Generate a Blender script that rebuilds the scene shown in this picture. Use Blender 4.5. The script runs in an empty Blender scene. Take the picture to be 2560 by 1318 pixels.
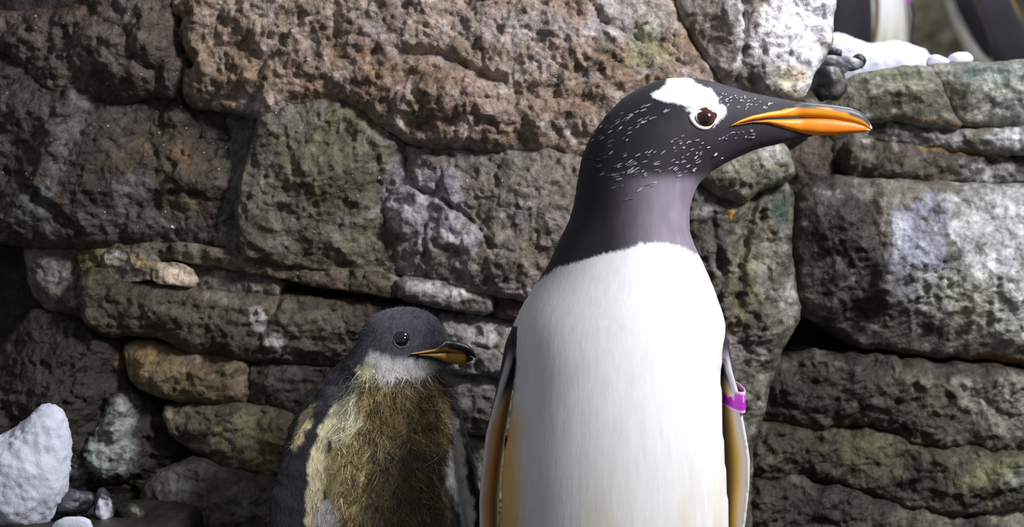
import bpy, math, random
import numpy as np
from mathutils import Vector, Quaternion
R = math.radians
rng = np.random.default_rng(7); random.seed(7)
SC = bpy.context.scene
COLL = SC.collection
# ------------------------------------------------------------------ camera
F = 4480.0; CX = 1280.0; CY = 659.0; CAMZ = 0.57      # focal length and centre in photo pixels, camera height in metres
cam = bpy.data.cameras.new('camera'); camo = bpy.data.objects.new('camera', cam); COLL.objects.link(camo)
cam.sensor_width = 36.0; cam.lens = F*36.0/2560.0; cam.clip_start = 0.05; cam.clip_end = 60
camo.location = (0, 0, CAMZ); camo.rotation_euler = (R(90), 0, 0)
cam.dof.use_dof = True; cam.dof.focus_distance = 1.64; cam.dof.aperture_fstop = 8.0
SC.camera = camo
# ------------------------------------------------------------------ world, lights, exposure
W = bpy.data.worlds.new('world'); SC.world = W; W.use_nodes = True
W.node_tree.nodes['Background'].inputs[0].default_value = (0.66, 0.67, 0.74, 1)
W.node_tree.nodes['Background'].inputs[1].default_value = 0.35
def area(name, loc, target, size, power, col):
    l = bpy.data.lights.new(name, 'AREA'); l.shape = 'DISK'; l.size = size; l.energy = power; l.color = col
    o = bpy.data.objects.new(name, l); COLL.objects.link(o); o.location = loc
    o.rotation_euler = (Vector(target)-Vector(loc)).to_track_quat('-Z', 'Y').to_euler(); return o
area('exhibit_lamp', (1.12, 0.78, 1.55), (0.12, 1.72, 0.62), 0.36, 43, (0.97, 0.97, 1.0))
area('ledge_lamp', (1.0, 2.3, 2.3), (0.75, 3.0, 0.9), 0.5, 40, (0.95, 0.97, 1.0))
area('far_fill', (1.5, 4.9, 2.7), (1.3, 6.0, 1.2), 0.5, 45, (0.95, 0.97, 1.0))  # unseen fill light added to brighten the far penguins
VS = SC.view_settings
VS.view_transform = 'Standard'; VS.look = 'None'; VS.gamma = 1; VS.use_curve_mapping = False; VS.exposure = 0.0
# ------------------------------------------------------------------ helpers
def lin(c):
    c = np.asarray(c, float)/255.0
    return np.where(c <= 0.04045, c/12.92, ((c+0.055)/1.055)**2.4)
def PX(pts, Y):
    p = np.asarray(pts, float)
    return np.stack([(p[:, 0]-CX)/F*Y, CAMZ-(p[:, 1]-CY)/F*Y], 1)
_perm = rng.permutation(256); _perm = np.concatenate([_perm, _perm, _perm])
_grad = rng.normal(size=(256, 3)); _grad /= np.linalg.norm(_grad, axis=1)[:, None]
def pnoise(p):
    i = np.floor(p).astype(np.int64); f = p-i; i &= 255
    u = f*f*f*(f*(f*6-15)+10); out = np.zeros(len(p))
    for dx in (0, 1):
        wx = u[:, 0] if dx else 1-u[:, 0]
        for dy in (0, 1):
            wy = u[:, 1] if dy else 1-u[:, 1]
            for dz in (0, 1):
                wz = u[:, 2] if dz else 1-u[:, 2]
                h = _perm[_perm[_perm[(i[:, 0]+dx) & 255]+((i[:, 1]+dy) & 255)]+((i[:, 2]+dz) & 255)]
                g = _grad[h]
                out += wx*wy*wz*(g[:, 0]*(f[:, 0]-dx)+g[:, 1]*(f[:, 1]-dy)+g[:, 2]*(f[:, 2]-dz))
    return out*1.5
def fbm(p, freq, octv=4, gain=0.5, ridged=False, off=0.0):
    q = np.asarray(p)*freq+off+np.array([11.3, 7.7, 3.1]); a = 1.0; s = np.zeros(len(q)); t = 0
    for k in range(octv):
        n = pnoise(q)
        if ridged: n = 1-2*np.abs(n)
        s += a*n; t += a; a *= gain; q = q*2.03+5.2
    return s/t
def worley(p2, freq):
    q = np.asarray(p2)*freq; i = np.floor(q).astype(np.int64); best = np.full(len(q), 9.0)
    for dx in (-1, 0, 1):
        for dy in (-1, 0, 1):
            a = i[:, 0]+dx; b = i[:, 1]+dy
            h = _perm[_perm[a & 255]+(b & 255)]
            g = _grad[h]*0.5
            d = (a+0.5+g[:, 0]-q[:, 0])**2+(b+0.5+g[:, 1]-q[:, 1])**2
            best = np.minimum(best, d)
    return np.sqrt(best)
def sinterp(z, xs, ys, w=.03):
    t = np.linspace(min(xs)-.2, max(xs)+.2, 900); v = np.interp(t, xs, ys); k = int(w/(t[1]-t[0]))+1; g = np.exp(-.5*(np.arange(-3*k, 3*k+1)/k)**2); g /= g.sum()
    return np.interp(z, t, np.convolve(np.pad(v, 3*k, mode='edge'), g, 'valid'))
def chaikin(P, n=2, closed=True, r=.25):
    P = np.asarray(P, float)
    for _ in range(n):
        Q = np.roll(P, -1, 0) if closed else P[1:]
        B = P if closed else P[:-1]
        P2 = np.empty((len(B)*2, P.shape[1])); P2[0::2] = (1-r)*B+r*Q; P2[1::2] = r*B+(1-r)*Q
        P = P2 if closed else np.vstack([P[:1], P2, P[-1:]])
    return P
def poly_dist(pts, poly):
    """signed distance (+ inside) and nearest outline point"""
    n = len(pts); best = np.full(n, 1e9); near = np.zeros((n, 2)); ins = np.zeros(n, bool)
    A = poly; B = np.roll(poly, -1, 0)
    for a, b in zip(A, B):
        ab = b-a; L = ab@ab+1e-18
        t = np.clip(((pts-a)@ab)/L, 0, 1); q = a+t[:, None]*ab
        d = ((pts-q)**2).sum(1); m = d < best
        best[m] = d[m]; near[m] = q[m]
        c = (a[1] > pts[:, 1]) != (b[1] > pts[:, 1])
        if abs(b[1]-a[1]) > 1e-15:
            ins ^= c & (pts[:, 0] < (b[0]-a[0])*(pts[:, 1]-a[1])/(b[1]-a[1])+a[0])
    d = np.sqrt(best)
    return np.where(ins, d, -d), near
def smooth01(x): x = np.clip(x, 0, 1); return x*x*(3-2*x)
def mk(name, V, faces, mat, parent=None, col=None, loc=None, smooth=True, link=True):
    """one mesh object; V in world space, origin at loc (or kept relative to a parent's base)"""
    V = np.asarray(V, float)
    base = np.zeros(3) if loc is None else np.asarray(loc, float)
    me = bpy.data.meshes.new(name)
    me.vertices.add(len(V)); me.vertices.foreach_set('co', (V-base).astype(np.float32).ravel())
    if isinstance(faces, np.ndarray):
        k = faces.shape[1]; nf = len(faces)
        me.loops.add(nf*k); me.loops.foreach_set('vertex_index', faces.astype(np.int32).ravel())
        me.polygons.add(nf); me.polygons.foreach_set('loop_start', np.arange(0, nf*k, k, dtype=np.int32))
    else:
        ls = []; st = []
        for f in faces: st.append(len(ls)); ls.extend(int(i) for i in f)
        me.loops.add(len(ls)); me.loops.foreach_set('vertex_index', np.array(ls, dtype=np.int32))
        me.polygons.add(len(faces)); me.polygons.foreach_set('loop_start', np.array(st, dtype=np.int32))
    me.update(calc_edges=True); me.validate()
    if smooth: me.polygons.foreach_set('use_smooth', np.ones(len(me.polygons), bool))
    if col is not None:
        a = me.color_attributes.new('Col', 'FLOAT_COLOR', 'POINT')
        c = np.ones((len(V), 4), np.float32); c[:, :3] = np.clip(col, 0, 1); a.data.foreach_set('color', c.ravel())
    if mat: me.materials.append(mat)
    o = bpy.data.objects.new(name, me)
    if link: COLL.objects.link(o)
    o.location = base
    if parent is not None:
        o.parent = parent; o.location = Vector(base)-(parent.location if loc is not None else Vector((0, 0, 0)))
    return o
def tag(o, label, cat=None, group=None, kind=None):
    o['label'] = label
    if cat: o['category'] = cat
    if group: o['group'] = group
    if kind: o['kind'] = kind
    return o
def empty(name, loc):
    o = bpy.data.objects.new(name, None); COLL.objects.link(o); o.location = loc; o.empty_display_size = 0.1; return o
# ------------------------------------------------------------------ materials
def mat(name, rough=0.6, col=None, attr=True, spec=0.5, tint=(0.75, 1.25), tscale=120, bumps=((250, 6, 0.35, 0.002),), stretch=(1, 1, 1), voro=None, sss=0, sheen=0, rvar=0.0, coat=0):
    m = bpy.data.materials.new(name); m.use_nodes = True; t = m.node_tree; N = t.nodes; L = t.links
    b = N['Principled BSDF']; b.inputs['Roughness'].default_value = rough; b.inputs['Specular IOR Level'].default_value = spec
    tc = N.new('ShaderNodeTexCoord'); mp = N.new('ShaderNodeMapping'); mp.inputs['Scale'].default_value = stretch
    L.new(tc.outputs['Object'], mp.inputs['Vector']); vec = mp.outputs['Vector']
    n = N.new('ShaderNodeTexNoise'); n.inputs['Scale'].default_value = tscale; n.inputs['Detail'].default_value = 6; n.inputs['Roughness'].default_value = 0.65
    L.new(vec, n.inputs['Vector'])
    r = N.new('ShaderNodeMapRange'); r.inputs['From Min'].default_value = 0.3; r.inputs['From Max'].default_value = 0.7
    r.inputs['To Min'].default_value = tint[0]; r.inputs['To Max'].default_value = tint[1]; L.new(n.outputs['Fac'], r.inputs['Value'])
    if attr:
        a = N.new('ShaderNodeAttribute'); a.attribute_name = 'Col'; src = a.outputs['Color']
    else:
        a = N.new('ShaderNodeRGB'); a.outputs[0].default_value = (*lin(col), 1); src = a.outputs[0]
    v = N.new('ShaderNodeVectorMath'); v.operation = 'SCALE'; L.new(src, v.inputs[0]); L.new(r.outputs['Result'], v.inputs['Scale'])
    L.new(v.outputs['Vector'], b.inputs['Base Color'])
    prev = None
    for (s, d, st, dist) in bumps:
        k = N.new('ShaderNodeTexNoise'); k.inputs['Scale'].default_value = s; k.inputs['Detail'].default_value = d; k.inputs['Roughness'].default_value = 0.6
        L.new(vec, k.inputs['Vector'])
        bp = N.new('ShaderNodeBump'); bp.inputs['Strength'].default_value = st; bp.inputs['Distance'].default_value = dist
        L.new(k.outputs['Fac'], bp.inputs['Height'])
        if prev: L.new(prev, bp.inputs['Normal'])
        prev = bp.outputs['Normal']
    if voro:
        k = N.new('ShaderNodeTexVoronoi'); k.inputs['Scale'].default_value = voro[0]; L.new(vec, k.inputs['Vector'])
        bp = N.new('ShaderNodeBump'); bp.inputs['Strength'].default_value = voro[1]; bp.inputs['Distance'].default_value = voro[2]; bp.invert = True
        L.new(k.outputs['Distance'], bp.inputs['Height'])
        if prev: L.new(prev, bp.inputs['Normal'])
        prev = bp.outputs['Normal']
    if prev: L.new(prev, b.inputs['Normal'])
    if rvar:
        n2 = N.new('ShaderNodeTexNoise'); n2.inputs['Scale'].default_value = 25; n2.inputs['Detail'].default_value = 5; L.new(vec, n2.inputs['Vector'])
        r2 = N.new('ShaderNodeMapRange'); r2.inputs['From Min'].default_value = 0.35; r2.inputs['From Max'].default_value = 0.65
        r2.inputs['To Min'].default_value = rough-rvar; r2.inputs['To Max'].default_value = rough+rvar
        L.new(n2.outputs['Fac'], r2.inputs['Value']); L.new(r2.outputs['Result'], b.inputs['Roughness'])
    if sss: b.inputs['Subsurface Weight'].default_value = sss; b.inputs['Subsurface Radius'].default_value = (0.01, 0.012, 0.015)
    if sheen: b.inputs['Sheen Weight'].default_value = sheen; b.inputs['Sheen Roughness'].default_value = 0.5
    if coat: b.inputs['Coat Weight'].default_value = coat; b.inputs['Coat Roughness'].default_value = 0.05
    return m
M_ROCK = mat('wet_rock', 0.43, spec=0.5, tint=(0.5, 1.5), tscale=130, bumps=((70, 12, 0.9, 0.008), (420, 4, 0.6, 0.0015)), rvar=0.16)
M_CRUST = mat('crusty_rock', 0.5, spec=0.5, tint=(0.5, 1.5), tscale=170, bumps=((120, 9, 0.8, 0.006), (500, 4, 0.6, 0.002)), voro=(230, 0.35, 0.003), rvar=0.15)
M_SNOW = mat('snow', 0.7, (208, 211, 226), attr=False, spec=0.3, tint=(0.93, 1.04), tscale=60, bumps=((120, 6, 0.4, 0.004), (600, 3, 0.4, 0.001)), sss=0.15)
M_PEBBLE = mat('wet_black_stone', 0.45, spec=0.5, tint=(0.6, 1.4), tscale=60, bumps=((80, 6, 0.4, 0.003),))
M_PLUME = mat('plumage', 0.62, spec=0.25, tint=(0.93, 1.06), tscale=160, bumps=((220, 5, 0.12, 0.002),), stretch=(1, 1, 0.16), sheen=0.04)
M_DOWN = mat('chick_down', 0.75, spec=0.2, tint=(0.8, 1.2), tscale=150, bumps=((230, 6, 0.5, 0.003),), stretch=(1, 1, 0.35), sheen=0.15)
M_HORN = mat('bill_horn', 0.44, spec=0.5, tint=(0.9, 1.08), tscale=90, bumps=((120, 4, 0.06, 0.001),), stretch=(0.25, 1, 1))
M_EYE = mat('eye', 0.06, spec=0.8, tint=(0.9, 1.1), bumps=(), coat=0.6)
M_BAND = mat('wing_band', 0.35, spec=0.5, tint=(0.92, 1.08), tscale=300, bumps=())
M_FOOT = mat('foot_skin', 0.5, (196, 110, 40), attr=False, bumps=((200, 5, 0.4, 0.002),))
M_GRIT = mat('sparkle_grit', 0.2, (232, 230, 226), attr=False, bumps=())
# ------------------------------------------------------------------ rocks
TAN = [(156, 137, 123), (124, 103, 84), (178, 165, 161)]
BROWN = [(70, 60, 51), (50, 41, 33), (86, 79, 76)]  # dark rock; weaker light at the left is also put into these tones
GREY = [(120, 112, 104), (92, 84, 72), (140, 132, 132)]
OLIVE = [(104, 98, 82), (80, 74, 58), (118, 112, 104)]
DARK = [(44, 37, 31), (30, 25, 21), (64, 57, 51)]
MOTTLE = [(104, 100, 88), (62, 58, 48), (158, 154, 148)]
# stains, lichen, algae, guano, other tones and painted shade: cx, cy, rx, ry, rotation, colour, amount
PATCH = [
 (1060, 500, 130, 110, 20, (158, 150, 160), .75), (1150, 590, 70, 40, 30, (178, 172, 178), .8), (1000, 520, 60, 70, 0, (164, 158, 160), .7),
 (800, 350, 140, 90, 10, (100, 99, 74), .6), (750, 300, 90, 40, -20, (112, 112, 104), .6), (690, 420, 60, 110, 10, (94, 90, 68), .5),
 (900, 300, 80, 50, 20, (110, 112, 78), .6), (1000, 350, 90, 25, 10, (124, 124, 118), .6), (1250, 400, 160, 40, 5, (116, 112, 106), .5),
 (1560, 60, 130, 70, 0, (170, 168, 168), .6), (1620, 110, 70, 60, 0, (132, 136, 96), .5), (1280, 80, 200, 60, 0, (160, 150, 152), .6),
 (1000, 200, 230, 60, 15, (124, 96, 70), .5), (800, 180, 160, 70, 0, (130, 104, 78), .4), (560, 120, 100, 90, 0, (150, 126, 100), .5),
 (230, 640, 60, 40, 0, (104, 106, 58), .8), (300, 650, 40, 24, 20, (200, 196, 186), .9), (425, 683, 42, 22, 8, (206, 186, 166), .9), (350, 655, 60, 22, 15, (158, 140, 98), .7),
 (560, 640, 120, 22, 10, (112, 104, 84), .6), (1090, 730, 90, 26, 8, (190, 186, 182), .85), (1200, 880, 120, 90, 0, (152, 150, 144), .7), (1180, 830, 60, 40, 0, (176, 172, 168), .6),
 (650, 800, 20, 40, -20, (186, 184, 180), .8), (690, 850, 26, 22, 0, (196, 192, 188), .7), (560, 745, 50, 20, 20, (140, 136, 128), .5),
 (350, 900, 60, 40, 0, (142, 112, 74), .7), (440, 940, 90, 40, 0, (122, 104, 72), .6), (420, 1050, 40, 20, 0, (150, 140, 112), .7), (600, 1080, 60, 50, 0, (126, 122, 88), .7), (660, 1130, 50, 40, 0, (116, 112, 66), .6),
 (300, 1050, 40, 70, 10, (170, 172, 170), .75), (290, 1150, 70, 60, -20, (164, 172, 164), .75), (190, 1190, 30, 60, 0, (176, 180, 188), .7), (330, 1230, 30, 40, 0, (64, 72, 30), .9), (420, 1200, 60, 40, 0, (108, 108, 104), .6),
 (190, 330, 30, 170, 15, (116, 112, 108), .7), (60, 300, 90, 120, 0, (70, 64, 62), .6), (90, 520, 80, 60, 0, (94, 96, 100), .6), (400, 420, 130, 100, 0, (88, 76, 58), .6), (330, 470, 60, 40, 0, (112, 106, 108), .6), (455, 390, 26, 26, 0, (126, 92, 68), .8), (470, 510, 90, 24, 0, (110, 98, 72), .6), (300, 560, 120, 40, 0, (98, 92, 94), .5),
 (620, 320, 50, 70, 10, (112, 112, 100), .8),
 (1990, 60, 95, 190, 6, (238, 236, 242), 1.0), (2040, 50, 55, 180, 4, (240, 238, 246), 1.0), (1985, 90, 60, 130, 4, (236, 234, 240), .9), (2080, 990, 160, 70, 8, (48, 44, 35), .85), (2050, 1140, 150, 60, 0, (50, 47, 36), .8), (2060, 1280, 170, 60, 0, (44, 41, 34), .85), (1960, 1000, 40, 120, 10, (44, 40, 32), .7), (1920, 120, 34, 130, 4, (220, 216, 216), .7), (1850, 110, 16, 150, 2, (206, 202, 200), .75), (2030, 130, 40, 100, 10, (240, 238, 246), .95), (1985, 205, 30, 50, 0, (214, 190, 150), .8), (1950, 190, 30, 40, 0, (186, 176, 140), .6), (1890, 190, 60, 30, 0, (72, 84, 48), .6),
 (1920, 390, 50, 30, -10, (178, 176, 172), .85), (1870, 420, 90, 50, 0, (140, 138, 118), .6), (1880, 580, 70, 120, 0, (122, 118, 100), .6), (1850, 720, 60, 120, 0, (116, 110, 78), .6), (1950, 520, 26, 60, 0, (40, 70, 60), .8), (1800, 640, 40, 200, 0, (84, 82, 80), .5), (1890, 660, 40, 60, 0, (134, 128, 116), .6),
 (1826, 537, 11, 11, 0, (170, 120, 50), .9), (1903, 541, 11, 11, 0, (24, 24, 22), .95),
 (2250, 200, 110, 40, 0, (104, 108, 88), .6), (2480, 180, 120, 30, 0, (84, 98, 94), .7), (2480, 260, 60, 40, 20, (160, 158, 150), .6), (2550, 270, 60, 40, 0, (176, 176, 170), .7), (2160, 320, 30, 40, 0, (176, 176, 168), .7), (2330, 330, 120, 40, 5, (132, 132, 132), .6), (2530, 340, 60, 40, 0, (200, 202, 208), .75), (2240, 330, 16, 50, 0, (170, 168, 160), .6),
 (2420, 382, 150, 8, 4, (140, 108, 48), .7), (2350, 303, 120, 7, 8, (130, 100, 50), .6), (2500, 315, 60, 6, 0, (120, 90, 40), .6),
 (2500, 620, 170, 210, 0, (176, 178, 178), .95), (2290, 600, 60, 120, 0, (156, 160, 172), .7), (2290, 640, 90, 170, 0, (134, 136, 152), .7), (2400, 760, 140, 80, 20, (168, 168, 150), .7), (2330, 520, 60, 50, 0, (132, 136, 150), .5), (2530, 820, 70, 60, 0, (178, 178, 168), .7), (2230, 600, 14, 60, 5, (190, 192, 200), .7), (2095, 620, 115, 220, 0, (44, 38, 34), .92), (2230, 820, 170, 60, 12, (44, 39, 33), .85), (2510, 900, 90, 14, 6, (128, 98, 42), .8),  # dark left and underside of the big boulder: wet algae plus painted shade
 (2480, 990, 120, 60, 8, (142, 140, 128), .75), (2520, 1060, 70, 40, 0, (150, 148, 136), .7), (2300, 980, 90, 60, 0, (92, 88, 74), .6), (2480, 1180, 90, 50, -20, (122, 122, 88), .7), (2530, 1190, 40, 30, 0, (150, 156, 150), .7), (2520, 1290, 70, 40, 0, (136, 134, 118), .7), (2200, 1130, 120, 50, 0, (94, 92, 62), .6), (2330, 1290, 80, 50, 0, (104, 102, 86), .6),
]
def paint(px, P, palette, patches=True):
    """albedo of each point: a noise mix of the palette, then patches with their own ragged outlines"""
    c0, c1, c2 = [lin(c) for c in palette]
    a = smooth01(fbm(P, 14, 5, 0.6)*1.6+0.5)[:, None]; b = smooth01(fbm(P, 33, 5, 0.6, off=40)*2.0+0.15)[:, None]
    C = c0*(1-a)+c1*a; C = C*(1-b*0.8)+c2*b*0.8
    if patches:
        w1 = fbm(P, 30, 5, 0.62, off=90); w2 = fbm(P, 30, 5, 0.62, off=140); br = fbm(P, 75, 4, 0.65, off=60)
        for (cx, cy, rx, ry, rot, col, amt) in PATCH:
            m = (np.abs(px[:, 0]-cx) < (rx+ry)*1.7) & (np.abs(px[:, 1]-cy) < (rx+ry)*1.7)
            if not m.any(): continue
            dx = px[m, 0]-cx; dy = px[m, 1]-cy; ca, sa = math.cos(R(rot)), math.sin(R(rot))
            u = (dx*ca+dy*sa)/rx; v = (-dx*sa+dy*ca)/ry
            d = np.sqrt(u*u+v*v)+w1[m]*0.9+w2[m]*0.5
            k = (amt*smooth01((1.15-d)/0.5)*smooth01(br[m]*1.8+0.85))[:, None]
            C[m] = C[m]*(1-k)+lin(col)*k
    f = (1+0.75*fbm(P, 85, 5, 0.72, off=17))[:, None]*(1-.35*smooth01(fbm(P, 38, 4, .55, ridged=True, off=29)*2.2-.75))[:, None]
    return np.clip(C*f*1.3, 0, .9)
def rock(poly, Y, parent, palette=GREY, edge=0.014, thick=0.12, bulge=0.012, big=0.012, mid=0.004, fine=0.0012, lump=0.0, facet=0.25, res=0.0018,
         material=None, tilt=(0, 0), grooves=(), bumps=(), label=None, wob=0.004, strata=0.0, name='rock', grow=0.004, chip=0.006):
    Q = chaikin(PX(poly, Y), 1, r=.16)
    nb = np.roll(Q, -1, 0); Q = np.concatenate([np.linspace(a, b, max(2, int(np.linalg.norm(b-a)/.006)+1), endpoint=False) for a, b in zip(Q, nb)])
    tg = np.roll(Q, -1, 0)-np.roll(Q, 1, 0); nr = np.stack([tg[:, 1], -tg[:, 0]], 1)/np.maximum(np.linalg.norm(tg, axis=1), 1e-9)[:, None]
    ar = 0.5*np.sum(Q[:, 0]*np.roll(Q[:, 1], -1)-np.roll(Q[:, 0], -1)*Q[:, 1]); Q = Q+nr*(grow if ar > 0 else -grow)
    P3 = np.stack([Q[:, 0], np.full(len(Q), Y), Q[:, 1]], 1)
    Q = Q+wob*np.stack([fbm(P3, 30, 5, .6), fbm(P3, 30, 5, .6, off=33)], 1)*1.5
    lo = Q.min(0)-res*2; hi = Q.max(0)+res*2
    nx = int((hi[0]-lo[0])/res)+1; nz = int((hi[1]-lo[1])/res)+1
    gx, gz = np.meshgrid(lo[0]+np.arange(nx)*res, lo[1]+np.arange(nz)*res, indexing='ij')
    G = np.stack([gx.ravel(), gz.ravel()], 1)
    d, near = poly_dist(G, Q)
    keep = d > -res*1.01
    din = (d > 0).reshape(nx, nz)
    cell = din[:-1, :-1] | din[1:, :-1] | din[:-1, 1:] | din[1:, 1:]
    I = np.arange(nx*nz).reshape(nx, nz)
    quads = np.stack([I[:-1, :-1][cell], I[1:, :-1][cell], I[1:, 1:][cell], I[:-1, 1:][cell]], 1)
    used = np.unique(quads); remap = np.full(nx*nz, -1); remap[used] = np.arange(len(used)); quads = remap[quads]
    g = G[used].copy(); dd = d[used]; out = dd <= 0; g[out] = near[used][out]; dd = np.maximum(dd, 0)
    P = np.stack([g[:, 0], np.full(len(g), Y), g[:, 1]], 1)
    ew = edge*(1+0.6*fbm(P, 22, 3, off=71)); t = np.clip(dd/np.maximum(ew, 0.003), 0, 1)
    e1 = np.minimum(ew*.45, .009); t1 = np.clip(dd/np.maximum(e1, .002), 0, 1)
    y = e1*1.6*(1-np.sqrt(np.maximum(1-(1-t1)**2, 0)))+edge*.38*(1-smooth01(dd/(edge*1.7)))
    dm = dd.max()+1e-6; y -= bulge*.6*np.sqrt(np.clip(dd/dm, 0, 1))
    c = Q.mean(0); rel = g-c; size = max(np.ptp(Q[:, 0]), np.ptp(Q[:, 1]))
    y += tilt[0]*rel[:, 0]+tilt[1]*rel[:, 1]
    if facet:
        r2 = np.random.default_rng(int(abs(poly[0][0]*7+poly[0][1]*13+poly[2][0]))+5)
        best = np.full(len(g), 1e9)
        for k in range(9):
            q0 = c+r2.uniform(-0.45, 0.45, 2)*np.array([np.ptp(Q[:, 0]), np.ptp(Q[:, 1])]); an = r2.uniform(0, 6.28); sl = facet*r2.uniform(0.25, 1)
            best = np.minimum(best, sl*((g-q0)@np.array([math.cos(an), math.sin(an)]))+0.004*k/9)
        best = np.clip(best-np.percentile(best, 60), -0.035, 0.02); y -= best
    w = smooth01(dd/(edge*0.7+1e-6))
    env = 0.35+0.65*w
    y -= big*fbm(P, 13, 3)*env + mid*fbm(P, 48, 4, 0.55, ridged=True)*env + fine*fbm(P, 190, 3, 0.6)*env
    if lump: y -= env*(lump*(0.75-worley(g+0.004*np.stack([fbm(P, 60, 2), fbm(P, 60, 2, off=9)], 1), 42))+lump*0.45*(0.7-worley(g, 105)))
    if chip:
        n1 = fbm(P*np.array([1, 1, 1.3]), 17, 4, .55, off=55)*5; fl_ = np.floor(n1); fr = n1-fl_; y -= env*chip*.45*(fl_+smooth01((fr-.55)/.3)); n2 = fbm(P, 44, 3, .55, off=23)*4; fl_ = np.floor(n2); y -= env*chip*.22*(fl_+smooth01((n2-fl_-.6)/.25))
    if strata: y -= strata*fbm(P*np.array([0.12, 1, 1]), 70, 4, 0.6, ridged=True)*env
    px = np.stack([CX+g[:, 0]/Y*F, CY-(g[:, 1]-CAMZ)/Y*F], 1)
    for (pl, wd, dp) in grooves:
        pl = np.asarray(pl, float); bd = np.full(len(px), 1e9); pw = px+np.stack([fbm(P, 40, 3), fbm(P, 40, 3, off=5)], 1)*14
        for a, b in zip(pl[:-1], pl[1:]):
            ab = b-a; tt = np.clip(((pw-a)@ab)/(ab@ab), 0, 1); bd = np.minimum(bd, np.linalg.norm(pw-a-tt[:, None]*ab, axis=1))
        y += dp*np.exp(-(bd/wd)**2)
    for (bx, by, rx, ry, h) in bumps:
        e = ((px[:, 0]-bx)/rx)**2+((px[:, 1]-by)/ry)**2; y -= h*np.sqrt(np.clip(1-e, 0, 1))
    V = P.copy(); V[:, 1] = Y+y
    sx = 0.003*w; V[:, 0] += sx*fbm(P, 60, 2, off=3); V[:, 2] += sx*fbm(P, 60, 2, off=8)
    C = paint(px, P, palette)
    # sides: extrude the outline back
    e = np.concatenate([quads[:, [0, 1]], quads[:, [1, 2]], quads[:, [2, 3]], quads[:, [3, 0]]])
    key = np.sort(e, 1); _, inv, cnt = np.unique(key[:, 0]*10**7+key[:, 1], return_inverse=True, return_counts=True)
    be = e[cnt[inv] == 1]; bv = np.unique(be); mp = {int(v): len(V)+i for i, v in enumerate(bv)}
    Vb = V[bv].copy(); cc = np.array([c[0], 0, c[1]]); Vb[:, 1] = Y+thick
    Vb[:, [0, 2]] += (np.array([c[0], c[1]])-Vb[:, [0, 2]])*0.04
    sq = np.array([[b, a, mp[int(a)], mp[int(b)]] for a, b in be])
    V = np.vstack([V, Vb]); C = np.vstack([C, C[bv]]); quads = np.vstack([quads, sq])
    o = mk(name, V, quads, material or M_ROCK, parent, C, loc=(c[0], Y, c[1]))
    if label: o['label'] = label
    return o
def backing(name, x0, x1, z0, z1, Y, res, colr, label, cat='wall', amp=0.03):
    nx = int((x1-x0)/res)+1; nz = int((z1-z0)/res)+1
    gx, gz = np.meshgrid(np.linspace(x0, x1, nx), np.linspace(z0, z1, nz), indexing='ij')
    P = np.stack([gx.ravel(), np.full(gx.size, Y), gz.ravel()], 1)
    V = P.copy(); V[:, 1] -= amp*fbm(P, 7, 5, 0.55)+amp*0.3*fbm(P, 40, 3, ridged=True)
    I = np.arange(nx*nz).reshape(nx, nz)
    q = np.stack([I[:-1, :-1].ravel(), I[1:, :-1].ravel(), I[1:, 1:].ravel(), I[:-1, 1:].ravel()], 1)
    C = paint(P[:, [0, 2]]*0-9999, P, colr, False)
    bk = I[[0, -1], :].ravel()
    o = mk(name, V, q, M_ROCK, None, C)
    return tag(o, label, cat, None, 'structure')
wall = backing('wall_back', -0.95, 0.262, 0, 1.25, 2.0, 0.008, DARK, 'layered brown and grey artificial rock wall behind the two penguins')
wallr = backing('wall_right', 0.20, 1.05, 0, 0.76, 2.2, 0.008, DARK, 'stack of mossy grey boulders beside the purple banded penguin')
k = dict(parent=wall)
# upper crust
rock([(-300, 30), (0, 32), (100, 30), (190, 20), (230, -90), (440, -90), (425, 60), (440, 130), (455, 165), (430, 235), (380, 220), (300, 250), (200, 220), (130, 232), (60, 165), (0, 115), (-300, 95)],
     1.868, grow=.006, palette=[(90, 79, 70), (68, 56, 46), (106, 96, 90)], lump=0.010, big=0.014, edge=0.022, material=M_CRUST, bumps=[(110, 195, 60, 45, .012), (330, 200, 60, 50, .014), (260, 130, 80, 70, .012), (380, 110, 50, 60, .016), (50, 120, 70, 45, .01)], facet=.1, **k)  # left crust darkened in colour where less light reaches
rock([(435, -120), (1680, -120), (1692, 20), (1740, 100), (1800, 185), (1840, 250), (1700, 330), (1480, 402), (1440, 388), (1380, 372), (1230, 368), (1050, 352), (990, 330), (900, 262), (850, 238), (760, 248), (660, 292), (600, 272), (540, 262), (460, 248), (452, 165), (440, 120), (430, 40)],
     1.862, grow=.006, palette=TAN, lump=0.0075, big=0.018, mid=0.007, fine=0.0026, edge=0.022, bulge=.02, material=M_CRUST, facet=.12,
     grooves=[([(440, 40), (445, 120), (470, 165)], 9, .02), ([(760, 40), (700, 120), (640, 190)], 10, .006), ([(1000, 135), (1100, 135), (1180, 180), (1260, 200)], 12, .012), ([(1480, 40), (1600, 100), (1760, 180)], 8, .006), ([(1180, 330), (1200, 300), (1240, 320)], 10, .01)],
     bumps=[(560, 180, 90, 60, .012), (700, 60, 140, 80, .01), (1100, 240, 130, 60, .01), (1350, 130, 160, 90, .008)], label='rough tan crust of rock', **k)
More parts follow.
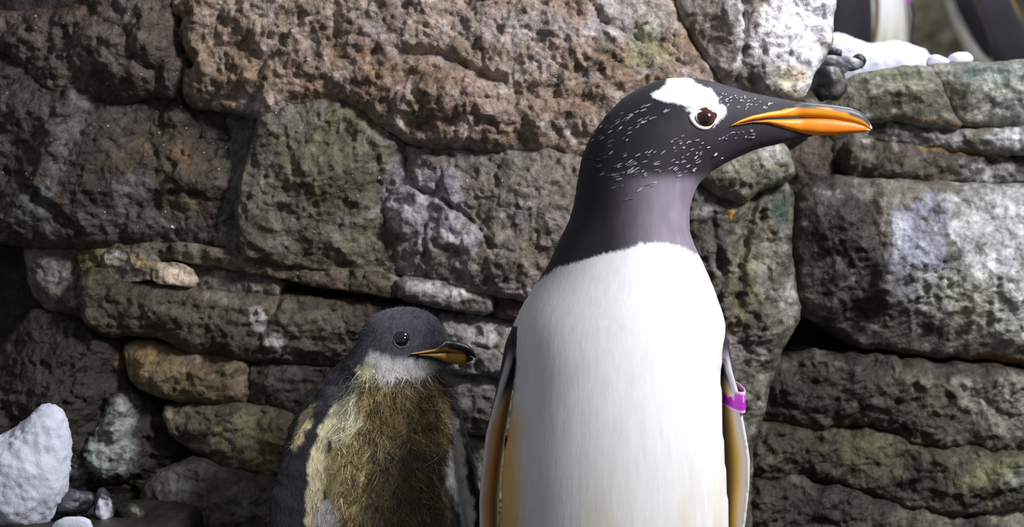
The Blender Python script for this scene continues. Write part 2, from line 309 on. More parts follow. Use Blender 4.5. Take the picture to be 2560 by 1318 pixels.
rock([(-300, 85), (60, 140), (130, 210), (300, 222), (440, 215), (560, 245), (585, 330), (598, 420), (602, 560), (618, 640), (430, 612), (200, 606), (60, 598), (-300, 585)],
     1.884, grow=.008, palette=BROWN, edge=.02, big=.02, mid=.006, facet=.3, lump=.003, grooves=[([(90, 470), (100, 480), (95, 500)], 9, .008), ([(430, 480), (470, 490), (500, 485)], 7, .008), ([(450, 380), (460, 395), (470, 390)], 7, .006), ([(200, 180), (150, 330), (100, 460)], 22, -.012), ([(20, 430), (100, 490), (170, 560)], 14, .008)],
     bumps=[(440, 290, 40, 30, .008), (500, 460, 90, 40, .008)], **k)
rock([(550, 235), (665, 285), (650, 400), (605, 645), (540, 610), (560, 400)], 1.902, grow=.008, palette=[(104, 104, 96), (84, 82, 70), (118, 116, 112)], edge=.008, **k)
rock([(655, 302), (760, 238), (860, 232), (1000, 322), (1012, 400), (952, 440), (940, 560), (1000, 660), (990, 690), (700, 652), (602, 634), (602, 470), (628, 400)],
     1.874, grow=.006, palette=OLIVE, edge=.012, facet=.35, big=.016, mid=.006, tilt=(.06, -.12), grooves=[([(940, 400), (950, 500), (935, 560)], 10, .006), ([(700, 520), (800, 560), (940, 590)], 20, .006)], **k)
rock([(950, 332), (1060, 348), (1240, 364), (1400, 366), (1700, 400), (1700, 800), (1500, 775), (1300, 738), (1000, 692), (932, 560), (942, 440)],
     1.870, grow=.006, palette=[(128, 118, 109), (102, 92, 79), (148, 140, 140)], edge=.012, facet=.35, big=.014, mid=.006, tilt=(-.04, -.10), grooves=[([(1010, 400), (1040, 470), (1120, 510), (1190, 560), (1230, 620)], 7, .009), ([(1055, 560), (1060, 640)], 6, .008), ([(1020, 360), (1090, 385), (1130, 390)], 6, .006), ([(1090, 470), (1140, 540)], 8, .006)],
     bumps=[(1010, 530, 55, 70, .012), (1150, 590, 70, 40, .010), (1080, 430, 60, 50, .006)], label='grey lilac chipped rock face', **k)
# thin strata
rock([(50, 612), (130, 617), (207, 614), (202, 700), (212, 792), (120, 782), (70, 720)], 1.915, palette=GREY, edge=.014, **k)
rock([(197, 614), (436, 608), (440, 648), (380, 672), (250, 660), (202, 705)], 1.905, palette=OLIVE, edge=.008, lump=.003, **k)
rock([(252, 640), (330, 628), (388, 652), (384, 692), (300, 692), (258, 668)], 1.89, palette=GREY, edge=.004, lump=.003, bulge=.001, wob=.006, label='pale crusted stone block', **k)
rock([(386, 662), (470, 670), (480, 710), (390, 702)], 1.885, palette=[(190, 170, 150), (150, 128, 104), (206, 194, 180)], edge=.003, facet=.15, bulge=.001, label='pale pinkish stone block', **k)
rock([(435, 610), (600, 637), (800, 667), (997, 697), (997, 742), (840, 716), (640, 681), (480, 647), (437, 642)], 1.89, palette=[(106, 97, 80), (82, 71, 56), (118, 110, 100)], edge=.004, facet=.1, big=.005, bulge=.002, strata=.002, **k)
rock([(482, 658), (640, 688), (705, 703), (692, 738), (560, 730), (480, 714)], 1.905, palette=GREY, edge=.006, facet=.1, strata=.002, **k)
rock([(992, 697), (1100, 707), (1225, 724), (1228, 782), (1120, 766), (1002, 746)], 1.88, palette=GREY, edge=.008, facet=.2, label='pale lit stone slab', **k)
rock([(1232, 728), (1300, 742), (1500, 780), (1700, 805), (1700, 850), (1330, 802), (1236, 784)], 1.89, palette=BROWN, edge=.007, facet=.2, **k)
rock([(200, 700), (242, 672), (300, 704), (390, 716), (480, 724), (700, 742), (850, 750), (1000, 765), (1130, 784), (1140, 860), (900, 930), (830, 912), (620, 897), (450, 872), (400, 835), (330, 830), (270, 840), (210, 800)],
     1.90, palette=[(82, 73, 60), (60, 51, 40), (106, 98, 88)], edge=.014, big=.012, mid=.005, strata=.003, facet=.2, lump=.002, grooves=[([(400, 760), (520, 770), (640, 790)], 8, .004), ([(700, 740), (680, 790), (640, 850)], 14, .004)], **k)
rock([(300, 872), (350, 850), (440, 880), (610, 900), (616, 1000), (545, 1008), (430, 1001), (330, 963)], 1.905, palette=[(116, 100, 74), (92, 76, 54), (124, 112, 96)], edge=.016, strata=.003, facet=.15, **k)
rock([(622, 906), (830, 929), (960, 940), (960, 1070), (740, 1037), (621, 1006)], 1.91, palette=BROWN, edge=.007, strata=.003, facet=.15, **k)
rock([(397, 1027), (480, 1019), (620, 1014), (750, 1042), (960, 1075), (940, 1260), (700, 1195), (560, 1172), (432, 1095)], 1.905, palette=[(104, 96, 76), (82, 72, 54), (122, 114, 98)], edge=.014, strata=.002, facet=.2, **k)
rock([(345, 1228), (400, 1187), (480, 1157), (560, 1192), (700, 1213), (960, 1275), (1100, 1300), (1100, 1440), (340, 1440)], 1.87, palette=[(84, 78, 70), (58, 50, 42), (104, 102, 98)], edge=.03, big=.016, facet=.2, **k)
rock([(-20, 900), (70, 772), (130, 786), (205, 802), (290, 852), (300, 900), (322, 968), (420, 1082), (480, 1152), (400, 1190), (345, 1232), (340, 1440), (-300, 1440), (-300, 1000)],
     1.92, palette=DARK, edge=.03, big=.02, mid=.007, facet=.3, tilt=(0, -.12), bumps=[(290, 1130, 70, 80, .02), (300, 1040, 40, 60, .012)], **k)
rock([(-300, 620), (-60, 600), (-10, 640), (-30, 850), (-300, 980)], 2.0, palette=DARK, edge=.02, **k)
rock([(1085, 788), (1200, 788), (1330, 808), (1700, 860), (1700, 960), (1330, 944), (1240, 934), (1100, 928)], 1.90, palette=[(142, 138, 130), (112, 106, 94), (160, 158, 154)], edge=.010, mid=.007, facet=.35, grooves=[([(1180, 860), (1230, 870)], 5, .005)], **k)
rock([(1060, 938), (1250, 944), (1330, 953), (1700, 970), (1700, 1110), (1330, 1096), (1200, 1086), (1070, 1062)], 1.905, palette=[(132, 128, 118), (100, 94, 82), (150, 146, 142)], edge=.010, mid=.007, facet=.3, **k)
rock([(1060, 1078), (1200, 1102), (1330, 1110), (1700, 1120), (1700, 1440), (1060, 1440)], 1.91, palette=MOTTLE, edge=.012, facet=.3, **k)
# column of rock right of the adult
rock([(1640, 430), (1740, 445), (1830, 452), (1960, 440), (1985, 480), (1978, 620), (1985, 720), (2008, 780), (1950, 880), (1920, 1000), (1890, 1100), (1880, 1250), (1890, 1440), (1640, 1440)],
     1.93, palette=MOTTLE, edge=.028, big=.022, mid=.008, fine=.002, facet=.25, lump=.004, grooves=[([(1875, 440), (1880, 520), (1850, 620), (1840, 760)], 14, .014), ([(1780, 560), (1800, 680), (1790, 800)], 12, .008), ([(1903, 536), (1903, 546)], 9, .012)], **k)
rock([(1755, 442), (1800, 415), (1870, 368), (1955, 352), (1978, 388), (1984, 440), (1900, 470), (1860, 500), (1800, 480)], 1.905, palette=[(136, 134, 118), (96, 92, 76), (164, 162, 158)], edge=.016, mid=.006, facet=.4, lump=.003, label='pale chipped stone', **k)
rock([(1760, 200), (1900, 235), (2015, 245), (2015, 360), (1760, 400)], 1.97, palette=DARK, edge=.012, lump=.004, **k)
rock([(1960, 255), (2090, 255), (2110, 470), (2060, 560), (1960, 480)], 2.04, palette=[(80, 68, 56), (54, 44, 36), (96, 84, 72)], edge=.012, **k)
rock([(1700, -120), (2095, -120), (2088, 40), (2074, 120), (2030, 180), (2010, 240), (1985, 250), (1900, 228), (1835, 217), (1802, 188), (1744, 90), (1704, 20)],
     1.86, palette=[(150, 140, 132), (112, 98, 84), (174, 168, 166)], edge=.022, big=.014, mid=.006, lump=.003, thick=.3, facet=.2, bulge=.02, grooves=[([(1850, -50), (1860, 100), (1845, 200)], 8, .005)], label='boulder streaked with white guano', **k)
# right hand boulders
k = dict(parent=wallr)
rock([(2085, 268), (2110, 218), (2160, 180), (2330, 163), (2355, 200), (2392, 286), (2420, 312), (2330, 308), (2250, 290), (2180, 292), (2110, 304)], 1.99, palette=[(100, 98, 82), (76, 72, 58), (124, 122, 110)], edge=.032, thick=.3, facet=.2, **k)
rock([(2337, 164), (2450, 155), (2560, 150), (2900, 144), (2900, 330), (2560, 304), (2480, 311), (2420, 300), (2387, 250), (2362, 200)], 1.99, palette=[(108, 110, 98), (80, 80, 66), (146, 146, 136)], edge=.034, thick=.3, facet=.2, **k)
rock([(2075, 304), (2180, 293), (2250, 296), (2420, 324), (2560, 312), (2900, 336), (2900, 396), (2560, 378), (2400, 372), (2180, 347), (2078, 347)], 2.005, palette=MOTTLE, edge=.016, thick=.2, mid=.006, **k)
rock([(2085, 352), (2150, 352), (2400, 378), (2560, 386), (2900, 402), (2900, 480), (2560, 460), (2250, 453), (2160, 444), (2085, 440)], 2.035, palette=[(86, 78, 66), (58, 50, 42), (112, 106, 98)], edge=.012, mid=.007, lump=.004, thick=.15, bumps=[(2120, 395, 26, 45, .03)], **k)
rock([(2003, 600), (2010, 500), (2040, 452), (2100, 442), (2200, 453), (2560, 464), (2900, 478), (2900, 935), (2560, 908), (2480, 896), (2300, 884), (2150, 862), (2060, 800), (2012, 730)],
     1.975, palette=MOTTLE, edge=.055, big=.02, mid=.006, fine=.002, bulge=.03, thick=.22, facet=.15, lump=.003, grooves=[([(2330, 470), (2340, 600)], 18, .005), ([(2210, 460), (2230, 600), (2200, 740)], 30, -.012)], label='large rounded boulder mottled pale grey', **k)
rock([(1930, 930), (1990, 897), (2100, 892), (2250, 907), (2480, 926), (2560, 936), (2900, 952), (2900, 1150), (2560, 1140), (2420, 1120), (2290, 1112), (2250, 1072), (2120, 1066), (2050, 1085), (1980, 1060), (1920, 1050)], 1.975, palette=[(66, 62, 52), (42, 38, 31), (98, 94, 84)], edge=.018, big=.022, mid=.007, thick=.2, facet=.3, lump=.003, wob=.009, grow=.005, **k)
rock([(1895, 1110), (1940, 1062), (2040, 1092), (2110, 1080), (2240, 1090), (2290, 1118), (2560, 1146), (2900, 1156), (2900, 1300), (2560, 1262), (2400, 1290), (2280, 1270), (2150, 1222), (2000, 1200), (1900, 1216)], 1.97, palette=[(64, 62, 46), (40, 37, 29), (94, 92, 76)], edge=.016, big=.022, mid=.007, thick=.2, facet=.3, lump=.003, wob=.009, grow=.005, **k)
rock([(1880, 1232), (1990, 1210), (2150, 1232), (2290, 1280), (2410, 1298), (2560, 1268), (2900, 1306), (2900, 1480), (1880, 1480)], 1.965, palette=[(62, 58, 47), (39, 36, 29), (94, 90, 78)], edge=.016, big=.022, mid=.007, thick=.2, facet=.3, lump=.003, wob=.009, grow=.005, **k)
# rocks under the frame that carry the wall down to the ground
rock([(-300, 1445), (500, 1445), (1100, 1445), (1120, 2010), (-300, 2010)], 1.84, parent=wall, palette=DARK, edge=.04, res=.006, big=.03)
rock([(1120, 1445), (1900, 1445), (1900, 2010), (1130, 2010)], 1.93, parent=wall, palette=DARK, edge=.04, res=.006, big=.03)
rock([(1905, 1485), (2900, 1485), (2900, 1960), (1905, 1960)], 1.93, parent=wallr, palette=DARK, edge=.04, res=.006, big=.03)
# ------------------------------------------------------------------ floor, ledge, far wall
def terrain(name, x0, x1, y0, y1, zf, res, colr, label, amp=.02, cat='ground'):
    nx = int((x1-x0)/res)+1; ny = int((y1-y0)/res)+1
    gx, gy = np.meshgrid(np.linspace(x0, x1, nx), np.linspace(y0, y1, ny), indexing='ij')
    P = np.stack([gx.ravel(), gy.ravel(), np.zeros(gx.size)], 1); V = P.copy(); V[:, 2] = zf(P[:, 0], P[:, 1])+amp*fbm(P, 9, 4)
    I = np.arange(nx*ny).reshape(nx, ny)
    q = np.stack([I[:-1, :-1].ravel(), I[1:, :-1].ravel(), I[1:, 1:].ravel(), I[:-1, 1:].ravel()], 1)
    return tag(mk(name, V, q, M_ROCK, None, paint(P[:, :2]*0-9999, P, colr, False)), label, cat, None, 'structure')
terrain('floor', -1.6, 1.6, -0.6, 2.3, lambda x, y: 0*x, .02, DARK, 'dark wet rocky ground the penguins stand on', .0, 'floor')
LZ = lambda x, y: 0.74+np.clip(y-2.15, 0, 9)*0.085
terrain('ledge', 0.3, 3.4, 2.1, 7.7, LZ, .03, [(92, 90, 74), (70, 66, 52), (110, 108, 96)], 'rocky ledge behind the boulders where more penguins stand', .0)
def farwall():
    o = backing('wall_far', -0.2, 3.8, 0.6, 3.0, 7.6, .03, [(96, 92, 74), (66, 60, 48), (120, 116, 100)], 'dim olive rock wall far behind the ledge', amp=.12)
farwall()
# ------------------------------------------------------------------ implicit surfaces (surface nets)
def nets(f, org, h):
    ins = f < 0
    s = np.zeros(tuple(n-1 for n in f.shape), np.int8)
    for a in (0, 1):
        for b in (0, 1):
            for c in (0, 1):
                s += ins[a:f.shape[0]-1+a, b:f.shape[1]-1+b, c:f.shape[2]-1+c]
    act = (s > 0) & (s < 8); ijk = np.argwhere(act); vid = np.full(act.shape, -1, np.int32); vid[act] = np.arange(len(ijk))
    co = {}
    for a in (0, 1):
        for b in (0, 1):
            for c in (0, 1): co[(a, b, c)] = f[ijk[:, 0]+a, ijk[:, 1]+b, ijk[:, 2]+c].astype(float)
    S = np.zeros((len(ijk), 3)); n = np.zeros(len(ijk))
    for p in co:
        for ax in range(3):
            if p[ax] == 0:
                q = list(p); q[ax] = 1; q = tuple(q); A = co[p]; B = co[q]; m = (A < 0) != (B < 0)
                t = np.where(m, A/np.where(m, A-B, 1), 0)
                pt = np.tile(np.array(p, float), (len(ijk), 1)); pt[:, ax] += t
                S[m] += pt[m]; n[m] += 1
    V = np.asarray(org)+(ijk+S/n[:, None])*h
    quads = []
    for ax in range(3):
        u, v = [(1, 2), (2, 0), (0, 1)][ax]
        A = np.take(ins, range(f.shape[ax]-1), ax); B = np.take(ins, range(1, f.shape[ax]), ax)
        e = np.argwhere(A != B); ok = (e[:, u] > 0) & (e[:, v] > 0) & (e[:, u] < f.shape[u]-1) & (e[:, v] < f.shape[v]-1); e = e[ok]
        flip = ~ins[e[:, 0], e[:, 1], e[:, 2]]
        c = []
        for (du, dv) in ((-1, -1), (0, -1), (0, 0), (-1, 0)):
            x = e.copy(); x[:, u] += du; x[:, v] += dv; c.append(vid[x[:, 0], x[:, 1], x[:, 2]])
        q = np.stack(c, 1); q[flip] = q[flip][:, ::-1]; quads.append(q)
    return V, np.vstack(quads)
def relax(V, Q, it=3, lam=0.5):
    e = np.concatenate([Q[:, [0, 1]], Q[:, [1, 2]], Q[:, [2, 3]], Q[:, [3, 0]]]); a = np.concatenate([e[:, 0], e[:, 1]]); b = np.concatenate([e[:, 1], e[:, 0]])
    n = np.bincount(a, minlength=len(V))[:, None]
    for k in range(it):
        for l in (lam, -lam*1.03):
            m = np.stack([np.bincount(a, V[b, i], minlength=len(V)) for i in range(3)], 1)/np.maximum(n, 1)
            V = V+l*(m-V)
    return V
def vnormals(V, Q):
    n = np.cross(V[Q[:, 2]]-V[Q[:, 0]], V[Q[:, 3]]-V[Q[:, 1]]); N = np.zeros_like(V)
    for k in range(4):
        for i in range(3): N[:, i] += np.bincount(Q[:, k], n[:, i], minlength=len(V))
    return N/np.maximum(np.linalg.norm(N, axis=1), 1e-12)[:, None]
def poisson(mask_fn, x0, z0, nx, nz, h):
    """u with laplacian -2 inside the outline, 0 on it: sqrt(u) inflates the outline into a rounded solid"""
    u = None
    for lev in (8, 4, 2, 1):
        hh = h*lev; mx = (nx+lev-1)//lev+1; mz = (nz+lev-1)//lev+1
        m = mask_fn(x0+np.arange(mx)*hh, z0+np.arange(mz)*hh)
        if u is None: w = np.zeros((mx, mz))
        else:
            w = np.repeat(np.repeat(u, 2, 0), 2, 1)
            w2 = np.zeros((mx, mz)); a = min(mx, w.shape[0]); b = min(mz, w.shape[1]); w2[:a, :b] = w[:a, :b]; w = w2
        w *= m
        for it in range({8: 500, 4: 250, 2: 150, 1: 80}[lev]):
            w[1:-1, 1:-1] = 0.25*(w[2:, 1:-1]+w[:-2, 1:-1]+w[1:-1, 2:]+w[1:-1, :-2]+2*hh*hh); w *= m
        u = w
    return u[:nx, :nz]
class Body:
    """a body grown from its outline (front view, metres) by inflation, plus limbs, meshed as ONE continuous surface"""
    def __init__(s, outline_px, Y, h, y0, depth, pad=.035):
        s.Y = Y; s.h = h; s.Q = chaikin(PX(outline_px, Y), 2)
        lo = s.Q.min(0)-pad; hi = s.Q.max(0)+pad; s.lo = lo
        s.nx = int((hi[0]-lo[0])/h)+2; s.nz = int((hi[1]-lo[1])/h)+2
        def mask(xs, zs):
            gx, gz = np.meshgrid(xs, zs, indexing='ij'); d, _ = poly_dist(np.stack([gx.ravel(), gz.ravel()], 1), s.Q); return (d > 0).reshape(gx.shape)
        s.xs = lo[0]+np.arange(s.nx)*h; s.zs = lo[1]+np.arange(s.nz)*h
        gx, gz = np.meshgrid(s.xs, s.zs, indexing='ij'); d, _ = poly_dist(np.stack([gx.ravel(), gz.ravel()], 1), s.Q); s.d = d.reshape(gx.shape)
        u = poisson(mask, lo[0], lo[1], s.nx, s.nz, h)
        s.u = np.where(s.d > 0, np.maximum(u, s.d*0.01), s.d*0.03)
        for _ in range(2):
            p = np.pad(s.u, 1, mode='edge'); sm = (p[2:, 1:-1]+p[:-2, 1:-1]+p[1:-1, 2:]+p[1:-1, :-2])/4; s.u = 0.5*s.u+0.5*sm
        s.dep = depth(gx, gz); s.u = s.u*s.dep**2; s.y0 = y0(gx, gz)
        s.half = math.sqrt(max(s.u.max(), 1e-6))+pad
    def at(s, x, z):
        i = np.clip(((np.asarray(x)-s.lo[0])/s.h).round().astype(int), 0, s.nx-1); k = np.clip(((np.asarray(z)-s.lo[1])/s.h).round().astype(int), 0, s.nz-1)
        return s.y0[i, k], np.sqrt(np.maximum(s.u[i, k], 0))
    def surf(s, px, py, side=-1):
        Yv = s.Y
        for _ in range(5):
            x = (px-CX)/F*Yv; z = CAMZ-(py-CY)/F*Yv; a, t = s.at(np.array([x]), np.array([z])); Yv = float(a[0]-t[0])
        return np.array([x, float(a[0]+side*t[0]), z])
    def volume(s):
        ya = s.y0.min()-s.half; yb = s.y0.max()+s.half; ny = int((yb-ya)/s.h)+2; s.ys = ya+np.arange(ny)*s.h
        dy = s.ys[None, :, None]-s.y0[:, None, :]; u = s.u[:, None, :]
        f = (dy*dy-u)/(2*np.sqrt(dy*dy+np.maximum(u, 0)*0+1e-5)+0.02*0)
        f = (dy*dy-u)/(np.sqrt(np.maximum(u, 0))+np.abs(dy)+0.004)
        s.f = f.astype(np.float32); s.limbs = []
    def limb(s, stations, kk=.008):
        """stations: z, cx, cy, half chord, half thickness, angle of the chord from +y towards +x"""
        st = np.array(sorted(stations)); zs = s.zs
        g = [np.interp(zs, st[:, 0], st[:, i]) for i in range(1, 6)]
        def fn(x, y, z, g=g):
            cx, cy, a, b, an = [np.interp(z, zs, q) for q in g]
            ux = np.sin(an); uy = np.cos(an); du = (x-cx)*ux+(y-cy)*uy; dv = (x-cx)*uy-(y-cy)*ux
            r = np.sqrt((du/a)**2+(dv/b)**2); return (r-1)*b, du/a, dv/b
        s.limbs.append(fn)
        for kz, z in enumerate(zs):
            if z < st[0, 0] or z > st[-1, 0]: continue
            X, Yg = np.meshgrid(s.xs, s.ys, indexing='ij'); g2 = fn(X, Yg, np.full(X.shape, z))[0]
            a = s.f[:, :, kz]; hh = np.clip(0.5+0.5*(a-g2)/kk, 0, 1); s.f[:, :, kz] = a*(1-hh)+g2*hh-kk*hh*(1-hh)
    def mesh(s, it=3):
        V, Q = nets(s.f, (s.lo[0], s.ys[0], s.lo[1]), s.h); V = relax(V, Q, it); return V, Q
def inpoly(px, poly, soft=4.0, jit=None):
    p = np.asarray(poly, float); lo = p.min(0)-soft*3-30; hi = p.max(0)+soft*3+30
    m = (px[:, 0] > lo[0]) & (px[:, 0] < hi[0]) & (px[:, 1] > lo[1]) & (px[:, 1] < hi[1]); out = np.zeros(len(px))
    if m.any():
        d, _ = poly_dist(px[m] if jit is None else px[m]+jit[m], p); out[m] = smooth01(d/(2*soft)+0.5)
    return out
def mixc(C, col, k): k = np.asarray(k)[:, None]; return C*(1-k)+lin(col)*k
def ribbons(name, roots, dirs, lens, width, cols, material, parent, curl=0.3, seg=3, base=(0, 0, 0), clump=1):
    n = len(roots); side = np.cross(dirs, rng.normal(size=(n, 3))); side /= np.maximum(np.linalg.norm(side, axis=1), 1e-9)[:, None]
    bend = np.repeat(rng.normal(size=(n//clump+1, 3)), clump, 0)[:n]*curl; V = []; 
    for k in range(seg+1):
        t = k/seg; p = roots+dirs*(lens*t)[:, None]+bend*(lens*t*t)[:, None]
        w = width*(1-0.85*t); w = w[:, None] if isinstance(w, np.ndarray) else w
        V.append(p-side*w); V.append(p+side*w)
    V = np.stack(V, 1).reshape(-1, 3); m = (seg+1)*2; b = np.arange(n)[:, None]*m
    q = np.concatenate([b+np.array([[2*k, 2*k+1, 2*k+3, 2*k+2]]) for k in range(seg)])
    o = mk(name, V-np.asarray(base), q, material, None, np.repeat(cols, m, 0)); o.parent = parent; return o
def loft(rings):
    n = len(rings[0]); V = np.vstack(rings); q = []
    for i in range(len(rings)-1):
        for j in range(n): q.append((i*n+j, i*n+(j+1) % n, (i+1)*n+(j+1) % n, (i+1)*n+j))
    return V, q+[tuple(range(n))[::-1], tuple(range((len(rings)-1)*n, len(rings)*n))]
def child(name, V, q, material, root, col=None, label=None):
    base = np.array(root.location); o = mk(name, np.asarray(V)-base, q, material, None, col); o.parent = root
    if label: o['label'] = label
    return o
def zc(ox, oy, sc): return lambda pts: [(ox+a/sc, oy+b/sc) for a, b in pts]
Z4 = zc(650, 700, 1386/650); Z5 = zc(1350, 150, 2081/900); Z6 = zc(1150, 600, 1469/800)
def bill(name, root, stations, z, Y0, body, colfn, ring=28, label=None):
    """stations in photo zoom units: x, top, bottom, half width in metres (added to the head's half width when negative)"""
    st = np.array(stations, float); 
    for row in st:
        if row[3] < 0:
            a = PX(z([(row[0], row[1]), (row[0], row[2])]), Y0); zz = np.linspace(a[0, 1], a[1, 1], 7); row[3] = float(body.at(np.full(7, a[0, 0]), zz)[1].max())-row[3]
    xs = np.linspace(st[0, 0], st[-1, 0], 46); S = [np.interp(xs, st[:, 0], st[:, i]) for i in (1, 2, 3)]
    rings = []; uv = []
    for x, t, b, w in zip(xs, *S):
        (pt, pb) = z([(x, t), (x, b)]); a = PX([pt, pb], Y0)
        cx = a[0, 0]; zt, zb = a[0, 1], a[1, 1]; zc_, rz = (zt+zb)/2, max((zt-zb)/2, .0004)
        hw = w
        an = np.arange(ring)/ring*2*math.pi; e = .75
        cy = np.sign(np.cos(an))*np.abs(np.cos(an))**e; sz = np.sign(np.sin(an))*np.abs(np.sin(an))**e
        rings.append(np.stack([np.full(ring, cx), float(BY)+cy*hw, zc_+sz*rz], 1)); uv.append(np.stack([np.full(ring, x), t+(b-t)*(0.5-0.5*sz), np.abs(cy)], 1))
    V, q = loft(rings); return child(name, V, q, M_HORN, root, colfn(np.vstack(uv)), label)
# ------------------------------------------------------------------ adult penguin
YA = 1.60
head = Z5([(0, 1270), (60, 1180), (110, 1060), (170, 950), (205, 830), (220, 720), (240, 590), (265, 510), (310, 420), (380, 330), (450, 250), (530, 190), (620, 145), (700, 118), (790, 108), (900, 112), (1000, 128), (1090, 155), (1180, 185), (1300, 210), (1400, 226), (1480, 240), (1560, 285), (1620, 350), (1630, 410), (1570, 446), (1450, 466), (1350, 490), (1250, 512), (1150, 555), (1050, 602), (970, 655), (920, 700), (890, 750), (870, 820), (855, 900), (855, 970), (870, 1030), (900, 1100)])
torsoR = Z6([(1125, 140), (1150, 200), (1190, 310), (1210, 390), (1205, 450), (1190, 520), (1182, 600), (1185, 700), (1190, 850), (1200, 1000), (1212, 1150), (1216, 1318)])
torsoL = Z6([(195, 1318), (198, 1150), (205, 1000), (225, 900), (240, 800), (250, 690), (262, 600), (258, 520), (250, 430), (270, 350), (310, 270)])
low = [(1818, 1500), (1805, 1700), (1770, 1880), (1700, 2020), (1640, 2120), (1600, 2190), (1535, 2215), (1470, 2190), (1430, 2120), (1370, 2020), (1300, 1880), (1262, 1700), (1251, 1500)]
def z_of(py, Y): return CAMZ-(py-CY)/F*Y
def y0A(x, z):
    return YA+sinterp(z, [0, .08, z_of(1500, YA), z_of(1100, YA), z_of(800, YA), z_of(620, YA), z_of(450, YA), z_of(300, YA)], [.02, .01, -.012, -.012, -.005, .008, .004, 0])
def depA(x, z): return np.where(z > z_of(560, YA), np.interp(x, [(1780-CX)/F*YA, (1900-CX)/F*YA, (2000-CX)/F*YA, (2060-CX)/F*YA], [1, .86, .62, .5]), 1)*sinterp(z, [0, z_of(1300, YA), z_of(700, YA), z_of(520, YA)], [.95, .98, .95, .97])
A = Body(head+torsoR+low+torsoL, YA, .0018, y0A, depA); A.volume()
def fl(pts, cy, sgn):
    out = []
    for (py, xo, xi, a, b) in pts:
        cx = (xo+xi)/2; w = abs(xo-xi)/2/F*YA; th = math.asin(min(max((w*w-b*b), 1e-6)**.5/a, .9)); X = (cx-CX)/F*YA
        out.append((z_of(py, YA), X, cy+a*.1, a, b, -sgn*th))
    return out
A.limb(fl([(745, 1318, 1345, .012, .004), (807, 1286, 1330, .026, .008), (861, 1266, 1305, .032, .008), (927, 1250, 1291, .034, .007), (1014, 1231, 1276, .034, .006), (1085, 1214, 1266, .034, .006), (1172, 1204, 1254, .033, .0055), (1253, 1198, 1248, .032, .005), (1318, 1199, 1245, .031, .005), (1450, 1206, 1243, .027, .0045), (1560, 1222, 1248, .02, .004), (1625, 1236, 1250, .010, .003), (1650, 1240, 1248, .004, .002)], YA+.012, -1), .004)
A.limb(fl([(760, 1790, 1765, .012, .004), (818, 1811, 1772, .026, .008), (872, 1823, 1784, .032, .008), (927, 1833, 1792, .034, .007), (970, 1842, 1798, .034, .0065), (1036, 1853, 1804, .034, .006), (1090, 1863, 1813, .034, .006), (1145, 1871, 1820, .033, .0055), (1210, 1870, 1821, .032, .005), (1270, 1864, 1818, .032, .005), (1318, 1858, 1816, .031, .005), (1450, 1848, 1814, .027, .0045), (1560, 1836, 1812, .02, .004), (1625, 1828, 1814, .010, .003), (1650, 1826, 1818, .004, .002)], YA+.012, 1), .004)
V, Q = A.mesh(3); Nn = vnormals(V, Q)
px = np.stack([CX+V[:, 0]/YA*F, CY-(V[:, 2]-CAMZ)/YA*F], 1)
# colours of the plumage
jit = np.stack([fbm(V, 90, 3), fbm(V, 90, 3, off=20)], 1)*14; jit2 = np.stack([fbm(V*np.array([1, 1, .35]), 320, 3), 1.3*fbm(V*np.array([1, 1, .35]), 320, 3, off=20)], 1)*7
C = np.tile(lin((228, 228, 229)), (len(V), 1))
dirt_shade = smooth01((px[:, 1]-1000)/500)*smooth01(fbm(V*np.array([1, 1, .3]), 30, 3)*1.2+.55); C = mixc(C, (204, 196, 164), dirt_shade*.85)  # yellowish stain, with the dimmer light low on the belly painted in
C = mixc(C, (234, 184, 100), smooth01((1335-px[:, 0]+jit[:, 0]*1.5)/70)*smooth01((px[:, 1]-960)/120)*.9)
hoodx = [1200, 1351, 1395, 1450, 1504, 1558, 1586, 1640, 1695, 1746, 1800]; hoody = [830, 698, 667, 653, 637, 624, 612, 608, 619, 641, 690]
hz = np.interp(px[:, 0]+jit2[:, 0], hoodx, hoody)
front = Nn[:, 1] < 0.12
hood = smooth01((hz-px[:, 1]+jit2[:, 1])/9+.5)
back = smooth01((Nn[:, 1]+.02*fbm(V, 60, 3)-.10)/.1)
dark = np.maximum(hood, back)
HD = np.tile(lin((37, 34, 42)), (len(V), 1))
HD = mixc(HD, (168, 156, 174), smooth01((px[:, 0]-1500)/220)*smooth01((px[:, 1]-430)/40)*smooth01((760-px[:, 1])/60)*(Nn[:, 1] < .5)*.85)  # throat paler: brownish grey plumage plus strong light painted in
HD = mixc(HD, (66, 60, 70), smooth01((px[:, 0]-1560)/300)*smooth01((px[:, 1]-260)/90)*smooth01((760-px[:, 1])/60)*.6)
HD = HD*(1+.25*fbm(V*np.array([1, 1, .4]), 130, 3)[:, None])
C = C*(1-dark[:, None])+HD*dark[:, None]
white = Z5([(735, 124), (790, 108), (840, 115), (890, 145), (930, 170), (970, 180), (985, 215), (1005, 240), (1010, 270), (1050, 290), (1046, 330), (1010, 372), (970, 407), (920, 402), (885, 375), (866, 330), (820, 318), (815, 308), (860, 302), (800, 283), (750, 272), (700, 262), (640, 238), (622, 212), (670, 190), (710, 160)])
wm = inpoly(px, white, 3, jit2*.8); wm = np.maximum(wm, inpoly(px, Z5([(740, 60), (780, 60), (840, 60), (880, 140), (780, 150), (720, 140)]), 3, jit2))
C = mixc(C, (230, 234, 236), wm*(px[:, 1] < 420))
